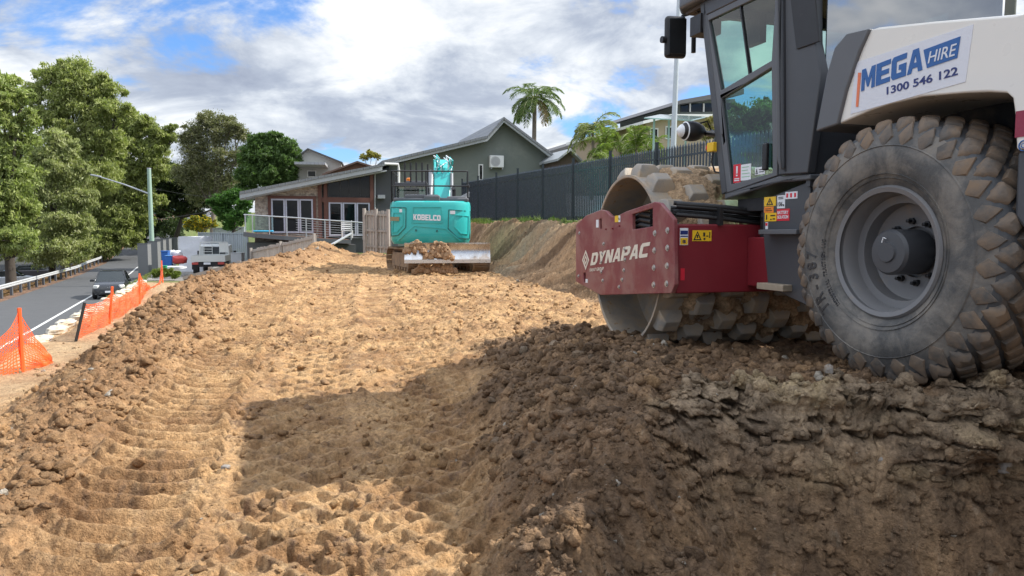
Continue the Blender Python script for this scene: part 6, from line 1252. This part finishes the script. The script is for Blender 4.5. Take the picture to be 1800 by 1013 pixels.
# palms
def palm(name, label, base, top, nf, fl, seed, cols, trunk_r=.14, group=None, up=.7, leaf=.38):
    rng = np.random.default_rng(seed); e = empty(name, base, 0, label, 'palm tree', group); B = Vector(base); T_ = Vector(top) - B
    m = MB(); 
    if T_.length > .5: m.tube([(0, 0, -.3), tuple(T_ * .5 + Vector((.06, 0, 0))), tuple(T_)], [trunk_r * 1.2, trunk_r, trunk_r * .9], 10); m.build('trunk', M_bark, e, 60)
    Pp = []; D_ = []; Cc = []; st = MB(); c0, c1, cd_ = [np.array(c) for c in cols]
    for k in range(nf):
        az = rng.uniform(0, 2 * np.pi); el = rng.uniform(-.55, 1.25) * up + .1; dead = el < -.25 and rng.uniform() < .6; h = np.array([math.cos(az), math.sin(az), 0]); p = np.array(T_) ; d = h * math.cos(el) + np.array([0, 0, math.sin(el)]); ns = 22; L_ = fl * rng.uniform(.85, 1.1); path = [tuple(p)]
        for s_ in range(ns):
            f = s_ / ns; d = d + np.array([0, 0, -1]) * (.045 + .10 * f) * (1.4 if dead else 1); d /= np.linalg.norm(d); p = p + d * L_ / ns; path.append(tuple(p)); side = np.cross(d, [0, 0, 1]); side /= np.linalg.norm(side) + 1e-6
            wl = leaf * math.sin(math.pi * (.12 + .85 * f)) ** .6
            if f < .1: continue
            for sg in (-1, 1):
                for _ in range(3):
                    q = side * sg * .75 + d * .55 + np.array([0, 0, -.35 + rng.uniform(-.35, .35)]); q /= np.linalg.norm(q); Pp.append(p + q * wl * .5 - d * rng.uniform(0, L_ / ns)); D_.append(q * wl); Cc.append((cd_ if dead else c0 + (c1 - c0) * rng.uniform()) * rng.uniform(.8, 1.2))
        st.tube(path[::3], [.03 * (1 - i / 9) + .006 for i in range(len(path[::3]))], 5)
    st.build('frond_stems', pm('palm stem', (.2, .22, .08), .6), e)
    Pp = np.array(Pp); D_ = np.array(D_); L_ = np.linalg.norm(D_, axis=1); cards('fronds', Pp, L_ * 1.05, np.full(len(L_), leaf * .075), D_ / L_[:, None], np.array(Cc), rng, e); return e
b = onY(935, 300, 66); t = onY(940, 173, 66); palm('cocos_palm', 'tall palm standing alone behind the gable roof', (b.x, 66, b.z - 3), t, 34, 3.1, 41, ((.09, .14, .05), (.18, .23, .08), (.25, .19, .11)), .2, leaf=.75)
b = onY(1040, 290, 42); t = onY(1042, 226, 42); palm('feather_palm', 'pale arching palm left of the cream ribbed wall', (b.x, 42, b.z - 1), t, 18, 2.0, 42, ((.16, .2, .06), (.28, .3, .11), (.3, .26, .12)), .09, up=1.0, leaf=.5)
for i, (px, py, d, lb) in enumerate(((1062, 262, 36, 'leftmost golden cane palm clump above the fence'), (1090, 252, 37, 'middle golden cane palm clump above the fence'), (1118, 262, 36, 'golden cane palm clump next to the canopy frame'), (1040, 280, 35, 'lowest golden cane palm clump above the fence'), (1145, 262, 38, 'small cane palm below the brick house window'))):
    t = onY(px, py, d); palm('cane_palm', lb, (t.x, d, t.z - 1.6), t, 16, 1.3, 50 + i, ((.10, .16, .03), (.24, .30, .06), (.3, .28, .08)), .06, 'golden cane palms behind the fence', 1.1, .36)
# grass and weeds on top of the cutting and along the verge
def grass():
    rng = np.random.default_rng(8); n = 42000; y = rng.uniform(9.5, 34, n); tt = rng.uniform(-.25, 1, n); fx = fence_x(y); x = fx - .85 + .75 * tt + rng.normal(0, .06, n)
    k = rng.uniform(0, 1, n) < np.clip(1.3 * (pnoise(x * 1.2, y * 1.2, 7) + .6), .15, 1); x, y = x[k], y[k]; z, _, _ = terr(x, y); m = len(x); D_ = rng.normal(size=(m, 3)) * .5; D_[:, 2] = 1; D_ /= np.linalg.norm(D_, axis=1, keepdims=True); L_ = rng.uniform(.05, .16, m) * (1 + 1.0 * (pnoise(x * .8, y * .8, 9) > .35))
    c = np.array([[.10, .16, .035]]) + np.array([[.14, .13, .05]]) * rng.uniform(0, 1, (m, 1)); o = cards('grass', np.stack([x, y, z + L_ * .4], 1), L_, np.full(m, .022), D_, c, rng); tag(o, 'strip of green grass between the cutting and the black fence', 'grass', kind='stuff')
    n = 16000; y = rng.uniform(24, 60, n); x = road_edge(y) + rng.uniform(.1, 2.2, n); k = (pnoise(x * .9, y * .9, 17) > .1); x, y = x[k], y[k]; z, _, _ = terr(x, y); m = len(x); D_ = rng.normal(size=(m, 3)) * .6; D_[:, 2] = 1; D_ /= np.linalg.norm(D_, axis=1, keepdims=True); L_ = rng.uniform(.08, .25, m); c = np.array([[.10, .15, .04]]) + np.array([[.16, .12, .05]]) * rng.uniform(0, 1, (m, 1)); o = cards('roadside_weeds', np.stack([x, y, z + L_ * .4], 1), L_, np.full(m, .04), D_, c, rng); tag(o, 'patchy weeds on the bank beside the road', 'weeds', kind='stuff')
    n = 16000; y = rng.uniform(30, 95, n); x = road_far(y) - rng.uniform(.9, 4.2, n); z, _, _ = terr(x, y); m = n; D_ = rng.normal(size=(m, 3)); D_[:, 2] *= .2; D_ /= np.linalg.norm(D_, axis=1, keepdims=True); L_ = rng.uniform(.1, .3, m); c = np.array([[.22, .13, .07]]) * rng.uniform(.4, 1.5, (m, 1)); o = cards('leaf_litter', np.stack([x, y, z + .04], 1), L_, L_ * .35, D_, c, rng); tag(o, 'brown leaf litter along the guardrail verge', 'leaf litter', kind='stuff')
grass()
for i, (px, py, r, d, lb) in enumerate(((975, 388, 9, 24.5, 'leafy weed clump at the middle of the grass strip'), (993, 393, 6, 23.5, 'low weed clump right of the larger one under the fence'), (843, 391, 5, 31, 'small weed clump beside the excavator'))):
    tree('weed_clump', lb, 'weed', tb_(px, d)[:2] + (onY(px, py + r, d).z,), [(px, py, r, d), (px + r, py + 2, r * .7, d)], 900, .09, ((.05, .11, .02), (.09, .17, .035), (.15, .24, .06)), 60 + i, -.3, .01, branches=False, group='weeds under the fence')
# ---------------------------------------------------------------- orange safety mesh
M_or = pm('orange plastic mesh', (.88, .13, .03), .45, 0, .12, 3, 0, 10); M_stk = pm('black star picket', (.03, .03, .03), .6)
def net(name, label, posts, seed, tilt=.0):
    """posts: (base px, py, top px, py, depth, stake?)"""
    rng = np.random.default_rng(seed); A_ = [onY(b[0], b[1], b[4]) for b in posts]; T_ = [onY(b[2], b[3], b[4]) for b in posts]; O = A_[0].copy(); e = empty(name, O, 0, label, 'safety mesh', 'orange safety mesh along the road')
    seg = [0.]
    for a, b in zip(A_[:-1], A_[1:]): seg.append(seg[-1] + (b - a).length)
    L_ = seg[-1]; cell = .055; nu = int(L_ / cell); H_ = .95; nv = 18
    u = np.linspace(0, L_, nu + 1); v = np.linspace(0, 1, nv + 1); U_, V_ = np.meshgrid(u, v, indexing='ij')
    def I(arr): return np.stack([np.interp(U_, seg, [p[k] for p in arr]) for k in range(3)], -1)
    B_, Tp = I(A_), I(T_); mid = np.zeros_like(U_)
    for s0, s1 in zip(seg[:-1], seg[1:]): mid += np.where((U_ >= s0) & (U_ <= s1), np.sin(np.pi * np.clip((U_ - s0) / (s1 - s0), 0, 1)), 0)
    sag = mid * .16; Pn = B_ + (Tp - B_) * (V_ * (1 - sag))[..., None]
    gxy = np.stack([np.full_like(U_, .92), np.full_like(U_, .39), U_ * 0], -1); wr_ = .10 * fbm(U_ * 1.2, V_ * 1.4, 3, seed) + .035 * fbm(U_ * 5, V_ * 2, 3, seed + 3) + .1 * mid * (V_ - .5)
    Pn = Pn + gxy * wr_[..., None]; Pn[..., 2] += .03 * fbm(U_ * 4, V_ * 4, 2, seed + 6) + .04 * (1 - V_) * fbm(U_ * 2, V_ * 0, 3, seed + 8) * 1.5; Pn -= np.array(O)
    n = Pn.shape; vs = []; fs = []; hw = .0095; k = 0
    du = np.gradient(Pn, axis=0); du /= np.linalg.norm(du, axis=-1, keepdims=True) + 1e-9; dv = np.gradient(Pn, axis=1); dv /= np.linalg.norm(dv, axis=-1, keepdims=True) + 1e-9
    def rib(P0, side, axis):
        a = P0 - side * hw; b = P0 + side * hw; V = np.stack([a, b], 2)
        base = np.arange(n[0] * n[1] * 2).reshape(n[0], n[1], 2)
        if axis == 0: F = np.stack([base[:-1, :, 0], base[1:, :, 0], base[1:, :, 1], base[:-1, :, 1]], -1)
        else: F = np.stack([base[:, :-1, 0], base[:, 1:, 0], base[:, 1:, 1], base[:, :-1, 1]], -1)
        return V.reshape(-1, 3), F.reshape(-1, 4)
    V0, F0 = rib(Pn, dv, 0); V1, F1 = rib(Pn, du, 1); o = np_mesh('netting', np.concatenate([V0, V1]), np.concatenate([F0, F1 + len(V0)]), M_or, None, False); o.parent = e
    for a, t, b in zip(A_, T_, posts):
        if b[5]: d = (t - a); m = MB(); m.tube([a - O - d * .25, t - O + d * .06], .028, 6); m.build('stake', M_stk if b[5] == 1 else M_or, e)
net('safety_mesh', 'orange plastic mesh on a single stake at the left edge of the picture', [(-60, 700, -60, 622, 9.6, 0), (40, 655, 34, 548, 10.6, 2), (98, 648, 92, 632, 11.4, 0)], 5)
net('safety_mesh', 'long sagging orange mesh beside the parked dark car', [(133, 602, 148, 536, 13.8, 1), (192, 576, 197, 508, 16.4, 2), (214, 562, 214, 520, 18.0, 0), (246, 535, 245, 484, 21.2, 2), (262, 512, 262, 506, 27.0, 0), (280, 500, 280, 497, 30.0, 0), (286, 492, 284, 460, 33.0, 2)], 6)
# white sandbags and plastic below the mesh
M_bag = pm('dusty white sack', (.58, .55, .48), .8, 0, .15, 5, .01, 30, (.5, .38, .2), .45, 3)
rg = random.Random(12); B0, B1 = onY(78, 600, 13.6), onY(240, 500, 27)
for i in range(15):
    f = (i + .5) / 15; d = 13.2 + (31 - 13.2) * f; x = float(mesh_x(d)) - .35 - .1 * rg.random(); z = gz(x, d)
    nm = ['nearest', 'second', 'third', 'fourth', 'fifth', 'sixth', 'seventh', 'eighth', 'ninth', 'tenth', 'eleventh', 'twelfth', 'thirteenth', 'fourteenth', 'farthest'][i]
    lump('sandbag', nm + ' dusty white sandbag in the row at the foot of the orange mesh', 'sandbag', (x, d, z - .04), rg.uniform(.14, .22), rg.uniform(.3, .5), rg.uniform(.06, .1), M_bag, 70 + i, 'sandbags below the orange mesh', R_(22))
p = onY(122, 580, 15.4)
# stones, a slab and half buried bits
def rock(name, label, px, py, d, s, seed, mat, rz=0, sink=.3):
    p = onY(px, py, d); z = gz(p.x, d, True); o = lump(name, label, 'stone' if name != 'clay_slab' else 'slab', (p.x, d, z - s[2] * sink), *s, mat, seed, None, rz); return o
M_rock = pm('pale stone', (.30, .28, .26), .9, 0, .2, 20, .01, 60, (.25, .18, .11), .5, 10)
rock('rock', 'pale smooth stone on the bench edge below the big tyre', 1455, 716, 3.95, (.022, .02, .028), 81, M_rock)
rock('rock', 'rounded tan stone low in the dark cut face at the right', 1760, 925, 3.6, (.04, .035, .035), 82, M_rock, sink=.8)
rock('rock', 'small pale stone in the middle of the dark cut face', 1545, 866, 3.6, (.016, .014, .014), 83, M_rock, sink=.8)
rock('rock', 'small pale stone on the tan ground left of the shadow', 397, 827, 4.3, (.025, .02, .012), 84, M_rock)
rock('rock', 'flat pale stone on the berm beside the nearest mesh', 122, 640, 9.5, (.16, .1, .06), 85, M_rock)
tree('garden_tree', 'dark leafy tree behind the fence seen through the roller cab glass', 'tree', tb_(1345, 25), [(1310, 215, 34, 25), (1350, 205, 42, 25), (1395, 220, 44, 25), (1330, 262, 44, 25), (1380, 275, 46, 25), (1302, 290, 30, 24)], 16000, .2, DKG, 91, .2, .12, bark=M_barkd)
